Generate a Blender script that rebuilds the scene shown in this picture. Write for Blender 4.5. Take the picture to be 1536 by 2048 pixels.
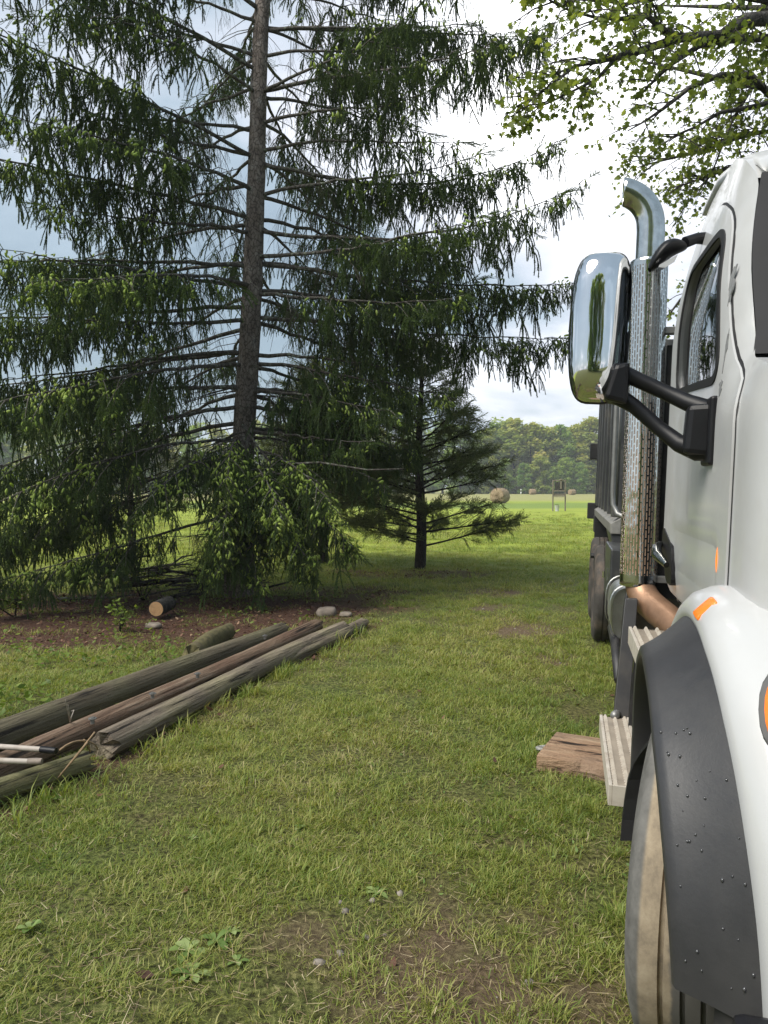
import bpy, bmesh, math, random
import numpy as np
from mathutils import Vector, Matrix, Euler
from mathutils.geometry import delaunay_2d_cdt

R = math.radians
random.seed(7)
rng = np.random.default_rng(11)
scene = bpy.context.scene
for o in list(bpy.data.objects):
    bpy.data.objects.remove(o)
COL = scene.collection

# ------------------------------------------------------------------ camera
CAM_H, FPX, HORIZON = 1.65, 1540.0, 975.0
PITCH = math.atan((1024 - HORIZON) / FPX)
cam = bpy.data.cameras.new('camera')
cam.sensor_fit = 'VERTICAL'
cam.sensor_height = 24.0
cam.lens = 24.0 * FPX / 2048.0
cam.clip_start, cam.clip_end = 0.05, 3000
camo = bpy.data.objects.new('camera', cam)
COL.objects.link(camo)
camo.location = (0, 0, CAM_H)
camo.rotation_euler = (math.pi / 2 - PITCH, 0, 0)
scene.camera = camo

# ------------------------------------------------------------------ sky, sun, exposure
SUN_EL, SUN_AZ = 52.0, -122.0          # degrees; azimuth clockwise from +Y
world = bpy.data.worlds.new('World')
scene.world = world
world.use_nodes = True
nt = world.node_tree
nt.nodes.clear()


def N(tree, typ, **kw):
    n = tree.nodes.new(typ)
    for k, v in kw.items():
        if k in n.bl_rna.properties:
            setattr(n, k, v)
        else:
            n.inputs[k].default_value = v
    return n


def L(tree, a, b):
    tree.links.new(a, b)


def math_node(tree, op, a, b=None, c=None):
    n = tree.nodes.new('ShaderNodeMath')
    n.operation = op
    for i, v in enumerate((a, b, c)):
        if v is None:
            continue
        if isinstance(v, (int, float)):
            n.inputs[i].default_value = v
        else:
            tree.links.new(v, n.inputs[i])
    return n.outputs[0]


def ramp(tree, fac, stops, interp='LINEAR'):
    n = tree.nodes.new('ShaderNodeValToRGB')
    n.color_ramp.interpolation = interp
    els = n.color_ramp.elements
    while len(els) > 1:
        els.remove(els[-1])
    for i, (p, c) in enumerate(stops):
        e = els[0] if i == 0 else els.new(p)
        e.position = p
        e.color = (c[0], c[1], c[2], 1) if not isinstance(c, (int, float)) else (c, c, c, 1)
    if fac is not None:
        tree.links.new(fac, n.inputs[0])
    return n.outputs[0]


def mixc(tree, fac, a, b, mode='MIX'):
    n = tree.nodes.new('ShaderNodeMix')
    n.data_type = 'RGBA'
    n.blend_type = mode
    for sock, v in ((n.inputs[0], fac), (n.inputs[6], a), (n.inputs[7], b)):
        if isinstance(v, (int, float)):
            sock.default_value = v
        elif isinstance(v, tuple):
            sock.default_value = (v[0], v[1], v[2], 1)
        else:
            tree.links.new(v, sock)
    return n.outputs[2]


tc = N(nt, 'ShaderNodeTexCoord')
sky = N(nt, 'ShaderNodeTexSky', sky_type='NISHITA', sun_disc=False)
sky.sun_elevation = R(SUN_EL)
sky.sun_rotation = R(SUN_AZ)
sky.dust_density = 2.0
sep = N(nt, 'ShaderNodeSeparateXYZ')
L(nt, tc.outputs['Generated'], sep.inputs[0])
up = math_node(nt, 'MAXIMUM', sep.outputs[2], 0.0)
den = math_node(nt, 'ADD', up, 0.22)
cx = math_node(nt, 'DIVIDE', sep.outputs[0], den)
cy = math_node(nt, 'DIVIDE', sep.outputs[1], den)
comb = N(nt, 'ShaderNodeCombineXYZ')
L(nt, cx, comb.inputs[0]); L(nt, cy, comb.inputs[1])
comb.inputs[2].default_value = 3.7
n1 = N(nt, 'ShaderNodeTexNoise', Scale=1.15, Detail=7.0, Roughness=0.52, Distortion=0.35)
L(nt, comb.outputs[0], n1.inputs['Vector'])
# clouds thin out and brighten round a gap set ahead right, away from the sun
dotn = N(nt, 'ShaderNodeVectorMath', operation='DOT_PRODUCT')
L(nt, tc.outputs['Generated'], dotn.inputs[0])
GE, GA = R(27), R(15)
dotn.inputs[1].default_value = (math.cos(GE) * math.sin(GA), math.cos(GE) * math.cos(GA), math.sin(GE))
glow = math_node(nt, 'POWER', math_node(nt, 'MAXIMUM', dotn.outputs['Value'], 0.0), 14.0)
hz = math_node(nt, 'POWER', math_node(nt, 'SUBTRACT', 1.0, up), 9.0)
bright = math_node(nt, 'ADD', math_node(nt, 'MULTIPLY', math_node(nt, 'SUBTRACT', n1.outputs[0], 0.5), 1.9),
                   math_node(nt, 'ADD', math_node(nt, 'MULTIPLY', glow, 0.74), math_node(nt, 'MULTIPLY', hz, 0.30)))
bright = math_node(nt, 'ADD', bright, -0.02)
cloudc = ramp(nt, bright, [(0.0, (0.155, 0.20, 0.235)), (0.25, (0.22, 0.27, 0.31)), (0.45, (0.41, 0.425, 0.465)),
                           (0.68, (0.68, 0.69, 0.72)), (1.0, (0.95, 0.95, 0.95))])
boost = math_node(nt, 'ADD', 1.0, math_node(nt, 'MULTIPLY', math_node(nt, 'MAXIMUM', math_node(nt, 'SUBTRACT', bright, 0.6), 0.0), 1.2))
cl2 = N(nt, 'ShaderNodeVectorMath', operation='SCALE')
L(nt, cloudc, cl2.inputs[0]); L(nt, boost, cl2.inputs['Scale'])
skyc = N(nt, 'ShaderNodeVectorMath', operation='SCALE')
L(nt, sky.outputs[0], skyc.inputs[0]); skyc.inputs['Scale'].default_value = 0.12
mixed = mixc(nt, 0.88, skyc.outputs[0], cl2.outputs[0])
bg = N(nt, 'ShaderNodeBackground')
bg.inputs['Strength'].default_value = 1.32
L(nt, mixed, bg.inputs['Color'])
wo = N(nt, 'ShaderNodeOutputWorld')
L(nt, bg.outputs[0], wo.inputs['Surface'])

sun = bpy.data.lights.new('sun', 'SUN')
sun.energy = 2.7
sun.angle = R(40)
sun.color = (1.0, 0.95, 0.86)
suno = bpy.data.objects.new('sun', sun)
COL.objects.link(suno)
sd = Vector((math.cos(R(SUN_EL)) * math.sin(R(SUN_AZ)), math.cos(R(SUN_EL)) * math.cos(R(SUN_AZ)), math.sin(R(SUN_EL))))
suno.rotation_euler = sd.to_track_quat('Z', 'Y').to_euler()
suno.location = sd * 60

vs = scene.view_settings
vs.view_transform = 'Standard'
vs.look = 'None'
vs.exposure = 0.86
vs.gamma = 1.0
vs.use_curve_mapping = False
scene.cycles.max_bounces = 6
scene.cycles.diffuse_bounces = 3
scene.cycles.glossy_bounces = 3
scene.cycles.transparent_max_bounces = 12


# ------------------------------------------------------------------ helpers
def at(px, py, Y):
    """world point at forward distance Y seen at pixel (px, py) of the 1536x2048 photograph"""
    cp, sp = math.cos(PITCH), math.sin(PITCH)
    a, b = (px - 768) / FPX, (1024 - py) / FPX
    d = Vector((a, cp + b * sp, -sp + b * cp))
    return Vector((0, 0, CAM_H)) + d * (Y / d.y)


_perm = rng.random((256, 256))


def vnoise(x, y, s=1.0, seed=0):
    x = np.asarray(x, float) * s + seed * 17.13 + 1000
    y = np.asarray(y, float) * s + seed * 9.71 + 1000
    xi, yi = np.floor(x).astype(int), np.floor(y).astype(int)
    fx, fy = x - xi, y - yi
    fx = fx * fx * (3 - 2 * fx); fy = fy * fy * (3 - 2 * fy)
    g = lambda i, j: _perm[i % 256, j % 256]
    return (g(xi, yi) * (1 - fx) + g(xi + 1, yi) * fx) * (1 - fy) + (g(xi, yi + 1) * (1 - fx) + g(xi + 1, yi + 1) * fx) * fy


def fbm(x, y, s=1.0, seed=0, o=4):
    v, a, t = 0, 1.0, 0
    for k in range(o):
        v = v + a * vnoise(x, y, s * 2 ** k, seed + k * 3)
        t += a; a *= 0.5
    return v / t


def sstep(a, b, x):
    t = np.clip((np.asarray(x, float) - a) / (b - a), 0, 1)
    return t * t * (3 - 2 * t)


class MB:
    def __init__(self):
        self.v, self.f = [], []

    def add(self, vs, fs):
        o = len(self.v)
        self.v += [tuple(p) for p in vs]
        self.f += [tuple(i + o for i in f) for f in fs]
        return self

    def box(self, x0, x1, y0, y1, z0, z1):
        v = [(x, y, z) for x in (x0, x1) for y in (y0, y1) for z in (z0, z1)]
        return self.add(v, [(0, 1, 3, 2), (4, 6, 7, 5), (0, 4, 5, 1), (2, 3, 7, 6), (0, 2, 6, 4), (1, 5, 7, 3)])

    def hexa(self, b, t):
        """four bottom corners and four top corners, same winding"""
        return self.add(list(b) + list(t), [(3, 2, 1, 0), (4, 5, 6, 7)] + [(i, (i + 1) % 4, 4 + (i + 1) % 4, 4 + i) for i in range(4)])

    def tube(self, pts, rad, n=8, cap=True, oval=None):
        pts = [Vector(p) for p in pts]
        if isinstance(rad, (int, float)):
            rad = [rad] * len(pts)
        rings, prev = [], None
        for i, p in enumerate(pts):
            t = (pts[min(i + 1, len(pts) - 1)] - pts[max(i - 1, 0)])
            t = t.normalized() if t.length > 1e-9 else Vector((0, 0, 1))
            if prev is None:
                u = t.orthogonal().normalized()
            else:
                u = (prev - t * prev.dot(t))
                u = u.normalized() if u.length > 1e-6 else t.orthogonal().normalized()
            prev = u
            w = t.cross(u)
            rings.append([p + (u * math.cos(2 * math.pi * k / n) + w * math.sin(2 * math.pi * k / n)) * rad[i] for k in range(n)])
        v = [q for r in rings for q in r]
        f = []
        for i in range(len(rings) - 1):
            for k in range(n):
                a, b = i * n + k, i * n + (k + 1) % n
                f.append((a, b, b + n, a + n))
        if cap:
            f.append(tuple(reversed(range(n))))
            f.append(tuple((len(rings) - 1) * n + k for k in range(n)))
        return self.add(v, f)

    def grid(self, rows, closed=False):
        """rows: list of equally long point lists"""
        n, m = len(rows), len(rows[0])
        f = []
        for i in range(n - 1):
            for k in range(m if closed else m - 1):
                a, b = i * m + k, i * m + (k + 1) % m
                f.append((a, b, b + m, a + m))
        return self.add([p for r in rows for p in r], f)

    def lathe_x(self, prof, cy, cz, n=48, x0=0.0):
        """profile of (x, r) turned about an axis along x"""
        rows = [[(x0 + x, cy + r * math.cos(2 * math.pi * k / n), cz + r * math.sin(2 * math.pi * k / n)) for k in range(n)] for x, r in prof]
        return self.grid(rows, closed=True)

    def prism(self, poly, fn0, fn1):
        """polygon of 2D points mapped by fn0 and fn1 to the two end faces"""
        n = len(poly)
        v = [fn0(p) for p in poly] + [fn1(p) for p in poly]
        return self.add(v, [tuple(range(n)), tuple(reversed(range(n, 2 * n)))] + [(i, i + n, (i + 1) % n + n, (i + 1) % n) for i in range(n)])

    def build(self, name, mat, parent=None, smooth=False, bevel=0.0, fix=True, loc=None):
        me = bpy.data.meshes.new(name)
        me.from_pydata(self.v, [], self.f)
        if fix:
            bm = bmesh.new(); bm.from_mesh(me)
            bmesh.ops.recalc_face_normals(bm, faces=bm.faces)
            bm.to_mesh(me); bm.free()
        me.materials.append(mat)
        if smooth:
            me.polygons.foreach_set('use_smooth', [True] * len(me.polygons))
        o = bpy.data.objects.new(name, me)
        COL.objects.link(o)
        if parent is not None:
            o.parent = parent
        if loc is not None:
            o.location = loc
        if bevel:
            m = o.modifiers.new('bevel', 'BEVEL')
            m.width = bevel; m.segments = 2; m.limit_method = 'ANGLE'; m.angle_limit = R(40)
        return o


def smooth_angle(o, deg=40):
    me = o.data
    me.polygons.foreach_set('use_smooth', [True] * len(me.polygons))
    try:
        me.set_sharp_from_angle(angle=R(deg))
    except Exception:
        pass
    return o


def tag(o, label=None, cat=None, group=None, kind=None):
    if label: o['label'] = label
    if cat: o['category'] = cat
    if group: o['group'] = group
    if kind: o['kind'] = kind
    return o


def empty(name, loc=(0, 0, 0), rot=(0, 0, 0)):
    o = bpy.data.objects.new(name, None)
    COL.objects.link(o)
    o.location = loc
    o.rotation_euler = rot
    o.empty_display_size = 0.2
    return o


def tris_object(name, V, T, mat, parent=None, attr=None, smooth=False, link=True):
    """mesh from numpy arrays of vertices and triangles"""
    me = bpy.data.meshes.new(name)
    V = np.ascontiguousarray(V, dtype=np.float32); T = np.ascontiguousarray(T, dtype=np.int32)
    me.vertices.add(len(V)); me.vertices.foreach_set('co', V.ravel())
    k = T.shape[1]
    me.loops.add(T.size); me.loops.foreach_set('vertex_index', T.ravel())
    me.polygons.add(len(T))
    me.polygons.foreach_set('loop_start', np.arange(0, T.size, k, dtype=np.int32))
    me.polygons.foreach_set('loop_total', np.full(len(T), k, dtype=np.int32))
    if smooth:
        me.polygons.foreach_set('use_smooth', np.ones(len(T), dtype=bool))
    me.update(calc_edges=True)
    if attr is not None:
        for an, av in attr.items():
            at_ = me.attributes.new(an, 'FLOAT', 'POINT')
            at_.data.foreach_set('value', np.ascontiguousarray(av, dtype=np.float32))
    me.materials.append(mat)
    o = bpy.data.objects.new(name, me)
    if link:
        COL.objects.link(o)
    if parent is not None:
        o.parent = parent
    return o


def scatter(name, P, ROT, S, tone, idx, protos, mat, parent=None):
    """one object that grows small pieces on its points (geometry nodes)"""
    me = bpy.data.meshes.new(name)
    P = np.ascontiguousarray(P, dtype=np.float32)
    n = len(P)
    me.vertices.add(n); me.vertices.foreach_set('co', P.ravel())
    a = me.attributes.new('rot', 'FLOAT_VECTOR', 'POINT'); a.data.foreach_set('vector', np.ascontiguousarray(ROT, dtype=np.float32).ravel())
    a = me.attributes.new('scl', 'FLOAT', 'POINT'); a.data.foreach_set('value', np.ascontiguousarray(S, dtype=np.float32))
    a = me.attributes.new('tone', 'FLOAT', 'POINT'); a.data.foreach_set('value', np.ascontiguousarray(tone, dtype=np.float32))
    a = me.attributes.new('pick', 'INT', 'POINT'); a.data.foreach_set('value', np.ascontiguousarray(idx, dtype=np.int32))
    me.update()
    me.materials.append(mat)
    o = bpy.data.objects.new(name, me)
    COL.objects.link(o)
    if parent is not None:
        o.parent = parent
    ng = bpy.data.node_groups.new(name + '_growth', 'GeometryNodeTree')
    ng.interface.new_socket('Geometry', in_out='INPUT', socket_type='NodeSocketGeometry')
    ng.interface.new_socket('Geometry', in_out='OUTPUT', socket_type='NodeSocketGeometry')
    gi, go = ng.nodes.new('NodeGroupInput'), ng.nodes.new('NodeGroupOutput')
    iop = ng.nodes.new('GeometryNodeInstanceOnPoints')
    join = ng.nodes.new('GeometryNodeJoinGeometry')
    for p in protos:
        oi = ng.nodes.new('GeometryNodeObjectInfo')
        oi.inputs['Object'].default_value = p
        g2 = ng.nodes.new('GeometryNodeGeometryToInstance')
        ng.links.new(oi.outputs['Geometry'], g2.inputs[0])
        ng.links.new(g2.outputs[0], join.inputs[0])

    def attr(nm, typ):
        nn = ng.nodes.new('GeometryNodeInputNamedAttribute')
        nn.data_type = typ
        nn.inputs['Name'].default_value = nm
        return nn.outputs['Attribute']
    e2r = ng.nodes.new('FunctionNodeEulerToRotation')
    ng.links.new(attr('rot', 'FLOAT_VECTOR'), e2r.inputs[0])
    ng.links.new(gi.outputs[0], iop.inputs['Points'])
    ng.links.new(join.outputs[0], iop.inputs['Instance'])
    iop.inputs['Pick Instance'].default_value = True
    ng.links.new(attr('pick', 'INT'), iop.inputs['Instance Index'])
    ng.links.new(e2r.outputs[0], iop.inputs['Rotation'])
    ng.links.new(attr('scl', 'FLOAT'), iop.inputs['Scale'])
    ng.links.new(iop.outputs[0], go.inputs[0])
    md = o.modifiers.new('growth', 'NODES')
    md.node_group = ng
    return o


# ------------------------------------------------------------------ materials
def new_mat(name):
    m = bpy.data.materials.new(name)
    m.use_nodes = True
    t = m.node_tree
    b = t.nodes['Principled BSDF']
    return m, t, b


def simple(name, col, rough=0.5, metal=0.0, var=0.0, vscale=6.0, bump=0.0, bscale=30.0, coat=0.0, spec=0.5, dirt=None, dscale=3.0, damt=(0.5, 0.75), stretch=None):
    m, t, b = new_mat(name)
    b.inputs['Roughness'].default_value = rough
    b.inputs['Metallic'].default_value = metal
    b.inputs['Specular IOR Level'].default_value = spec
    b.inputs['Coat Weight'].default_value = coat
    b.inputs['Coat Roughness'].default_value = 0.06
    tcn = N(t, 'ShaderNodeTexCoord')
    vec = tcn.outputs['Object']
    if stretch:
        mp = N(t, 'ShaderNodeMapping')
        mp.inputs['Scale'].default_value = stretch
        L(t, vec, mp.inputs[0]); vec = mp.outputs[0]
    c = None
    if var:
        nz = N(t, 'ShaderNodeTexNoise', Scale=vscale, Detail=5.0, Roughness=0.6)
        L(t, vec, nz.inputs['Vector'])
        lo = tuple(x * (1 - var) for x in col); hi = tuple(min(1, x * (1 + var)) for x in col)
        c = ramp(t, nz.outputs[0], [(0.3, lo), (0.7, hi)])
    if dirt:
        nd = N(t, 'ShaderNodeTexNoise', Scale=dscale, Detail=6.0, Roughness=0.65)
        L(t, vec, nd.inputs['Vector'])
        fac = ramp(t, nd.outputs[0], [(damt[0], 0.0), (damt[1], 1.0)])
        c = mixc(t, fac, c if c is not None else col, dirt)
        r2 = ramp(t, fac, [(0, rough), (1, min(1, rough + 0.35))])
        L(t, r2, b.inputs['Roughness'])
    if c is not None:
        L(t, c, b.inputs['Base Color'])
    else:
        b.inputs['Base Color'].default_value = (*col, 1)
    if bump:
        nb = N(t, 'ShaderNodeTexNoise', Scale=bscale, Detail=6.0, Roughness=0.6)
        L(t, vec, nb.inputs['Vector'])
        bp = N(t, 'ShaderNodeBump', Strength=bump, Distance=0.02)
        L(t, nb.outputs[0], bp.inputs['Height']); L(t, bp.outputs[0], b.inputs['Normal'])
    return m


def foliage(name, stops, trans=0.35, rough=0.55, attr='v', tone_gain=0.5, sat=1.0):
    """leaf material: colour from a per-leaf attribute and the per-clump tone, with light passing through"""
    m, t, b = new_mat(name)
    out = t.nodes['Material Output']
    av = N(t, 'ShaderNodeAttribute', attribute_name=attr)
    ti = N(t, 'ShaderNodeAttribute', attribute_name='tone', attribute_type='INSTANCER')
    f = math_node(t, 'ADD', math_node(t, 'MULTIPLY', av.outputs['Fac'], 1 - tone_gain), math_node(t, 'MULTIPLY', ti.outputs['Fac'], tone_gain))
    c = ramp(t, f, stops)
    L(t, c, b.inputs['Base Color'])
    b.inputs['Roughness'].default_value = rough
    b.inputs['Specular IOR Level'].default_value = 0.35
    tr = N(t, 'ShaderNodeBsdfTranslucent')
    L(t, mixc(t, 1.0, c, (1.25, 1.2, 0.6), 'MULTIPLY'), tr.inputs['Color'])
    mx = N(t, 'ShaderNodeMixShader')
    mx.inputs[0].default_value = trans
    L(t, b.outputs[0], mx.inputs[1]); L(t, tr.outputs[0], mx.inputs[2]); L(t, mx.outputs[0], out.inputs['Surface'])
    return m


def bark(name, c0, c1, c2, scale=9.0, zs=0.35, bump=0.8, lichen=None):
    m, t, b = new_mat(name)
    tcn = N(t, 'ShaderNodeTexCoord')
    mp = N(t, 'ShaderNodeMapping'); mp.inputs['Scale'].default_value = (1, 1, zs)
    L(t, tcn.outputs['Object'], mp.inputs[0])
    vo = N(t, 'ShaderNodeTexVoronoi', Scale=scale * 2.4, feature='DISTANCE_TO_EDGE')
    nz = N(t, 'ShaderNodeTexNoise', Scale=scale, Detail=7.0, Roughness=0.65)
    dis = N(t, 'ShaderNodeTexNoise', Scale=scale * 1.3, Detail=3.0)
    L(t, mp.outputs[0], dis.inputs['Vector'])
    wv = mixc(t, 0.12, mp.outputs[0], dis.outputs['Color'], 'ADD')
    L(t, wv, vo.inputs['Vector']); L(t, mp.outputs[0], nz.inputs['Vector'])
    c = ramp(t, nz.outputs[0], [(0.3, c0), (0.55, c1), (0.75, c2)])
    crack = ramp(t, vo.outputs['Distance'], [(0.0, 0.35), (0.12, 1.0)])
    c = mixc(t, 1.0, c, crack, 'MULTIPLY')
    if lichen:
        nl = N(t, 'ShaderNodeTexNoise', Scale=14.0, Detail=5.0)
        L(t, tcn.outputs['Object'], nl.inputs['Vector'])
        c = mixc(t, ramp(t, nl.outputs[0], [(0.56, 0.0), (0.64, 0.85)]), c, lichen)
    L(t, c, b.inputs['Base Color'])
    b.inputs['Roughness'].default_value = 0.9
    b.inputs['Specular IOR Level'].default_value = 0.2
    h = math_node(t, 'ADD', math_node(t, 'MULTIPLY', crack, 0.6), nz.outputs[0])
    bp = N(t, 'ShaderNodeBump', Strength=bump, Distance=0.02)
    L(t, h, bp.inputs['Height']); L(t, bp.outputs[0], b.inputs['Normal'])
    return m


M = {}
M['paint'] = simple('white_truck_paint', (0.50, 0.505, 0.51), 0.30, var=0.03, vscale=4, coat=0.3, dirt=(0.43, 0.42, 0.40), dscale=2.3, damt=(0.5, 0.9))
M['flare'] = simple('grey_black_plastic', (0.033, 0.033, 0.036), 0.40, var=0.12, vscale=5, dirt=(0.055, 0.053, 0.052), dscale=2.2, damt=(0.40, 0.80), bump=0.04, bscale=90)
M['black'] = simple('black_plastic', (0.008, 0.008, 0.010), 0.42, var=0.3, spec=0.3)
M['blackpaint'] = simple('black_chassis_paint', (0.02, 0.02, 0.022), 0.5, var=0.3, dirt=(0.06, 0.055, 0.05), dscale=5)
M['rubber'] = simple('rubber_gasket', (0.01, 0.01, 0.011), 0.6)
M['chrome'] = simple('chrome', (0.82, 0.82, 0.83), 0.06, 1.0, var=0.04, vscale=12)
M['chromeworn'] = simple('worn_chrome', (0.62, 0.62, 0.60), 0.16, 1.0, var=0.15, vscale=18, bump=0.06, bscale=12)
M['alu'] = simple('aluminium', (0.55, 0.55, 0.53), 0.38, 1.0, var=0.2, vscale=10, dirt=(0.3, 0.29, 0.27), dscale=6)
M['rust'] = simple('heat_tinted_pipe', (0.29, 0.17, 0.105), 0.42, 0.5, var=0.35, vscale=5, bump=0.10, bscale=30, dirt=(0.12, 0.07, 0.045), dscale=7, damt=(0.5, 0.8))
M['galvdark'] = simple('step_pan', (0.30, 0.255, 0.205), 0.6, 0.1, var=0.2, vscale=9)
M['galv'] = simple('galvanised_step', (0.58, 0.53, 0.46), 0.5, 0.25, var=0.12, vscale=9, dirt=(0.36, 0.30, 0.24), dscale=8)
M['dumpgrey'] = simple('charcoal_body_paint', (0.045, 0.047, 0.05), 0.35, var=0.25, vscale=5, dirt=(0.12, 0.115, 0.10), dscale=4, damt=(0.5, 0.8))
M['dumpedge'] = simple('worn_body_rail', (0.20, 0.195, 0.18), 0.6, var=0.3, vscale=12)
M['steelgrey'] = simple('grey_steel', (0.24, 0.24, 0.235), 0.45, 0.6, var=0.2, vscale=14)
M['interior'] = simple('dark_cab_interior', (0.03, 0.03, 0.03), 0.8)
M['rim'] = simple('steel_rim', (0.42, 0.41, 0.39), 0.4, 0.7, dirt=(0.2, 0.17, 0.13), dscale=6)
M['chip'] = simple('bare_grey_primer', (0.19, 0.195, 0.20), 0.6, var=0.25, vscale=30)
M['lamp_grey'] = simple('lamp_bezel', (0.12, 0.12, 0.12), 0.35)
M['droplet'] = simple('water_bead', (0.045, 0.045, 0.05), 0.05, spec=0.8, coat=1.0)


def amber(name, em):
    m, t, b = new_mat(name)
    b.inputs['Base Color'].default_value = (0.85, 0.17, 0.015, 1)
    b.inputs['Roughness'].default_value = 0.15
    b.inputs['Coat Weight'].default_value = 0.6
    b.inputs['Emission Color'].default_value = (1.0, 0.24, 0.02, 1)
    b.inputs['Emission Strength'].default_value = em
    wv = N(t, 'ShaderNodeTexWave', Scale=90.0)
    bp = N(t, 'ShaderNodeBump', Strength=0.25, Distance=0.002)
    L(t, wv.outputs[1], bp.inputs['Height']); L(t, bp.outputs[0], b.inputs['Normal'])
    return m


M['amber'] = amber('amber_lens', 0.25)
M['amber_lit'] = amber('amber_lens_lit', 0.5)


def glass(name, tint, rough=0.02):
    m, t, b = new_mat(name)
    out = t.nodes['Material Output']
    t.nodes.remove(b)
    fr = N(t, 'ShaderNodeFresnel', IOR=1.52)
    tr = N(t, 'ShaderNodeBsdfTransparent'); tr.inputs[0].default_value = (*tint, 1)
    gl = N(t, 'ShaderNodeBsdfGlossy'); gl.inputs['Roughness'].default_value = rough
    mx = N(t, 'ShaderNodeMixShader')
    f2 = math_node(t, 'MINIMUM', math_node(t, 'MULTIPLY', fr.outputs[0], 1.7), 1.0)
    L(t, f2, mx.inputs[0]); L(t, tr.outputs[0], mx.inputs[1]); L(t, gl.outputs[0], mx.inputs[2])
    L(t, mx.outputs[0], out.inputs['Surface'])
    return m


M['glass'] = glass('tinted_window_glass', (0.32, 0.36, 0.34))
M['windshield'] = glass('windshield_glass', (0.25, 0.28, 0.28))
M['mirror'] = simple('mirror_glass', (0.85, 0.86, 0.87), 0.01, 1.0)

# punched heat shield: slots by angle and height round the pipe
m, t, b = new_mat('punched_chrome_shield')
tcn = N(t, 'ShaderNodeTexCoord')
sp_ = N(t, 'ShaderNodeSeparateXYZ'); L(t, tcn.outputs['Object'], sp_.inputs[0])
ang = math_node(t, 'ARCTAN2', sp_.outputs[0], sp_.outputs[1])
cb = N(t, 'ShaderNodeCombineXYZ')
L(t, math_node(t, 'MULTIPLY', sp_.outputs[2], 1.0), cb.inputs[0]); L(t, math_node(t, 'MULTIPLY', ang, 0.105), cb.inputs[1])
bk = N(t, 'ShaderNodeTexBrick', Scale=1.0)
bk.inputs['Mortar Size'].default_value = 0.0056
bk.inputs['Mortar Smooth'].default_value = 0.15
bk.inputs['Brick Width'].default_value = 0.052
bk.inputs['Row Height'].default_value = 0.0165
L(t, cb.outputs[0], bk.inputs['Vector'])
zin = math_node(t, 'MULTIPLY', math_node(t, 'GREATER_THAN', sp_.outputs[2], 0.07), math_node(t, 'LESS_THAN', sp_.outputs[2], 1.86))
slot = math_node(t, 'MULTIPLY', math_node(t, 'SUBTRACT', 1.0, bk.outputs['Fac']), zin)
nz = N(t, 'ShaderNodeTexNoise', Scale=7.0, Detail=4.0); L(t, tcn.outputs['Object'], nz.inputs['Vector'])
metalc = ramp(t, nz.outputs[0], [(0.35, (0.62, 0.61, 0.58)), (0.7, (0.80, 0.80, 0.79))])
zr = ramp(t, math_node(t, 'DIVIDE', sp_.outputs[2], 1.95), [(0.0, (0.40, 0.25, 0.16)), (0.35, (0.33, 0.24, 0.18)), (0.6, (0.14, 0.13, 0.125))])
L(t, mixc(t, slot, metalc, zr), b.inputs['Base Color'])
L(t, math_node(t, 'SUBTRACT', 1.0, math_node(t, 'MULTIPLY', slot, 0.75)), b.inputs['Metallic'])
L(t, math_node(t, 'ADD', 0.12, math_node(t, 'MULTIPLY', slot, 0.4)), b.inputs['Roughness'])
bp = N(t, 'ShaderNodeBump', Strength=0.9, Distance=0.004)
dent = N(t, 'ShaderNodeTexNoise', Scale=6.0, Detail=2.0); L(t, tcn.outputs['Object'], dent.inputs['Vector'])
L(t, math_node(t, 'ADD', math_node(t, 'MULTIPLY', slot, -1.0), math_node(t, 'MULTIPLY', dent.outputs[0], 2.0)), bp.inputs['Height'])
L(t, bp.outputs[0], b.inputs['Normal'])
M['shield'] = m

# front tyre: grey shoulder, dusty tan tread ribs, dark blotches of clean rubber
m, t, b = new_mat('dusty_tyre')
tcn = N(t, 'ShaderNodeTexCoord')
sp_ = N(t, 'ShaderNodeSeparateXYZ'); L(t, tcn.outputs['Object'], sp_.inputs[0])
mp = N(t, 'ShaderNodeMapping'); mp.inputs['Scale'].default_value = (11, 8, 8)
L(t, tcn.outputs['Object'], mp.inputs[0])
nz = N(t, 'ShaderNodeTexNoise', Scale=1.6, Detail=7.0, Roughness=0.7); L(t, mp.outputs[0], nz.inputs['Vector'])
n2 = N(t, 'ShaderNodeTexNoise', Scale=9.0, Detail=4.0, Roughness=0.6); L(t, tcn.outputs['Object'], n2.inputs['Vector'])
tan = ramp(t, nz.outputs[0], [(0.28, (0.16, 0.13, 0.095)), (0.5, (0.29, 0.235, 0.165)), (0.72, (0.39, 0.325, 0.235))])
xj = math_node(t, 'ADD', math_node(t, 'ABSOLUTE', sp_.outputs[0]), math_node(t, 'MULTIPLY', math_node(t, 'SUBTRACT', n2.outputs[0], 0.5), 0.05))
grey = ramp(t, nz.outputs[0], [(0.3, (0.075, 0.073, 0.068)), (0.7, (0.17, 0.165, 0.155))])
c = mixc(t, ramp(t, math_node(t, 'ABSOLUTE', sp_.outputs[0]), [(0.034, 1.0), (0.042, 0.0)]), tan, grey)
c = mixc(t, ramp(t, xj, [(0.112, 0.0), (0.122, 1.0)]), c, (0.10, 0.095, 0.088))
L(t, c, b.inputs['Base Color']); b.inputs['Roughness'].default_value = 0.85
bp = N(t, 'ShaderNodeBump', Strength=0.3, Distance=0.006); L(t, nz.outputs[0], bp.inputs['Height']); L(t, bp.outputs[0], b.inputs['Normal'])
M['tyre'] = m
M['tyre_dark'] = simple('worn_black_tyre', (0.055, 0.05, 0.046), 0.8, var=0.3, dirt=(0.17, 0.13, 0.10), dscale=5, bump=0.2)

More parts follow.
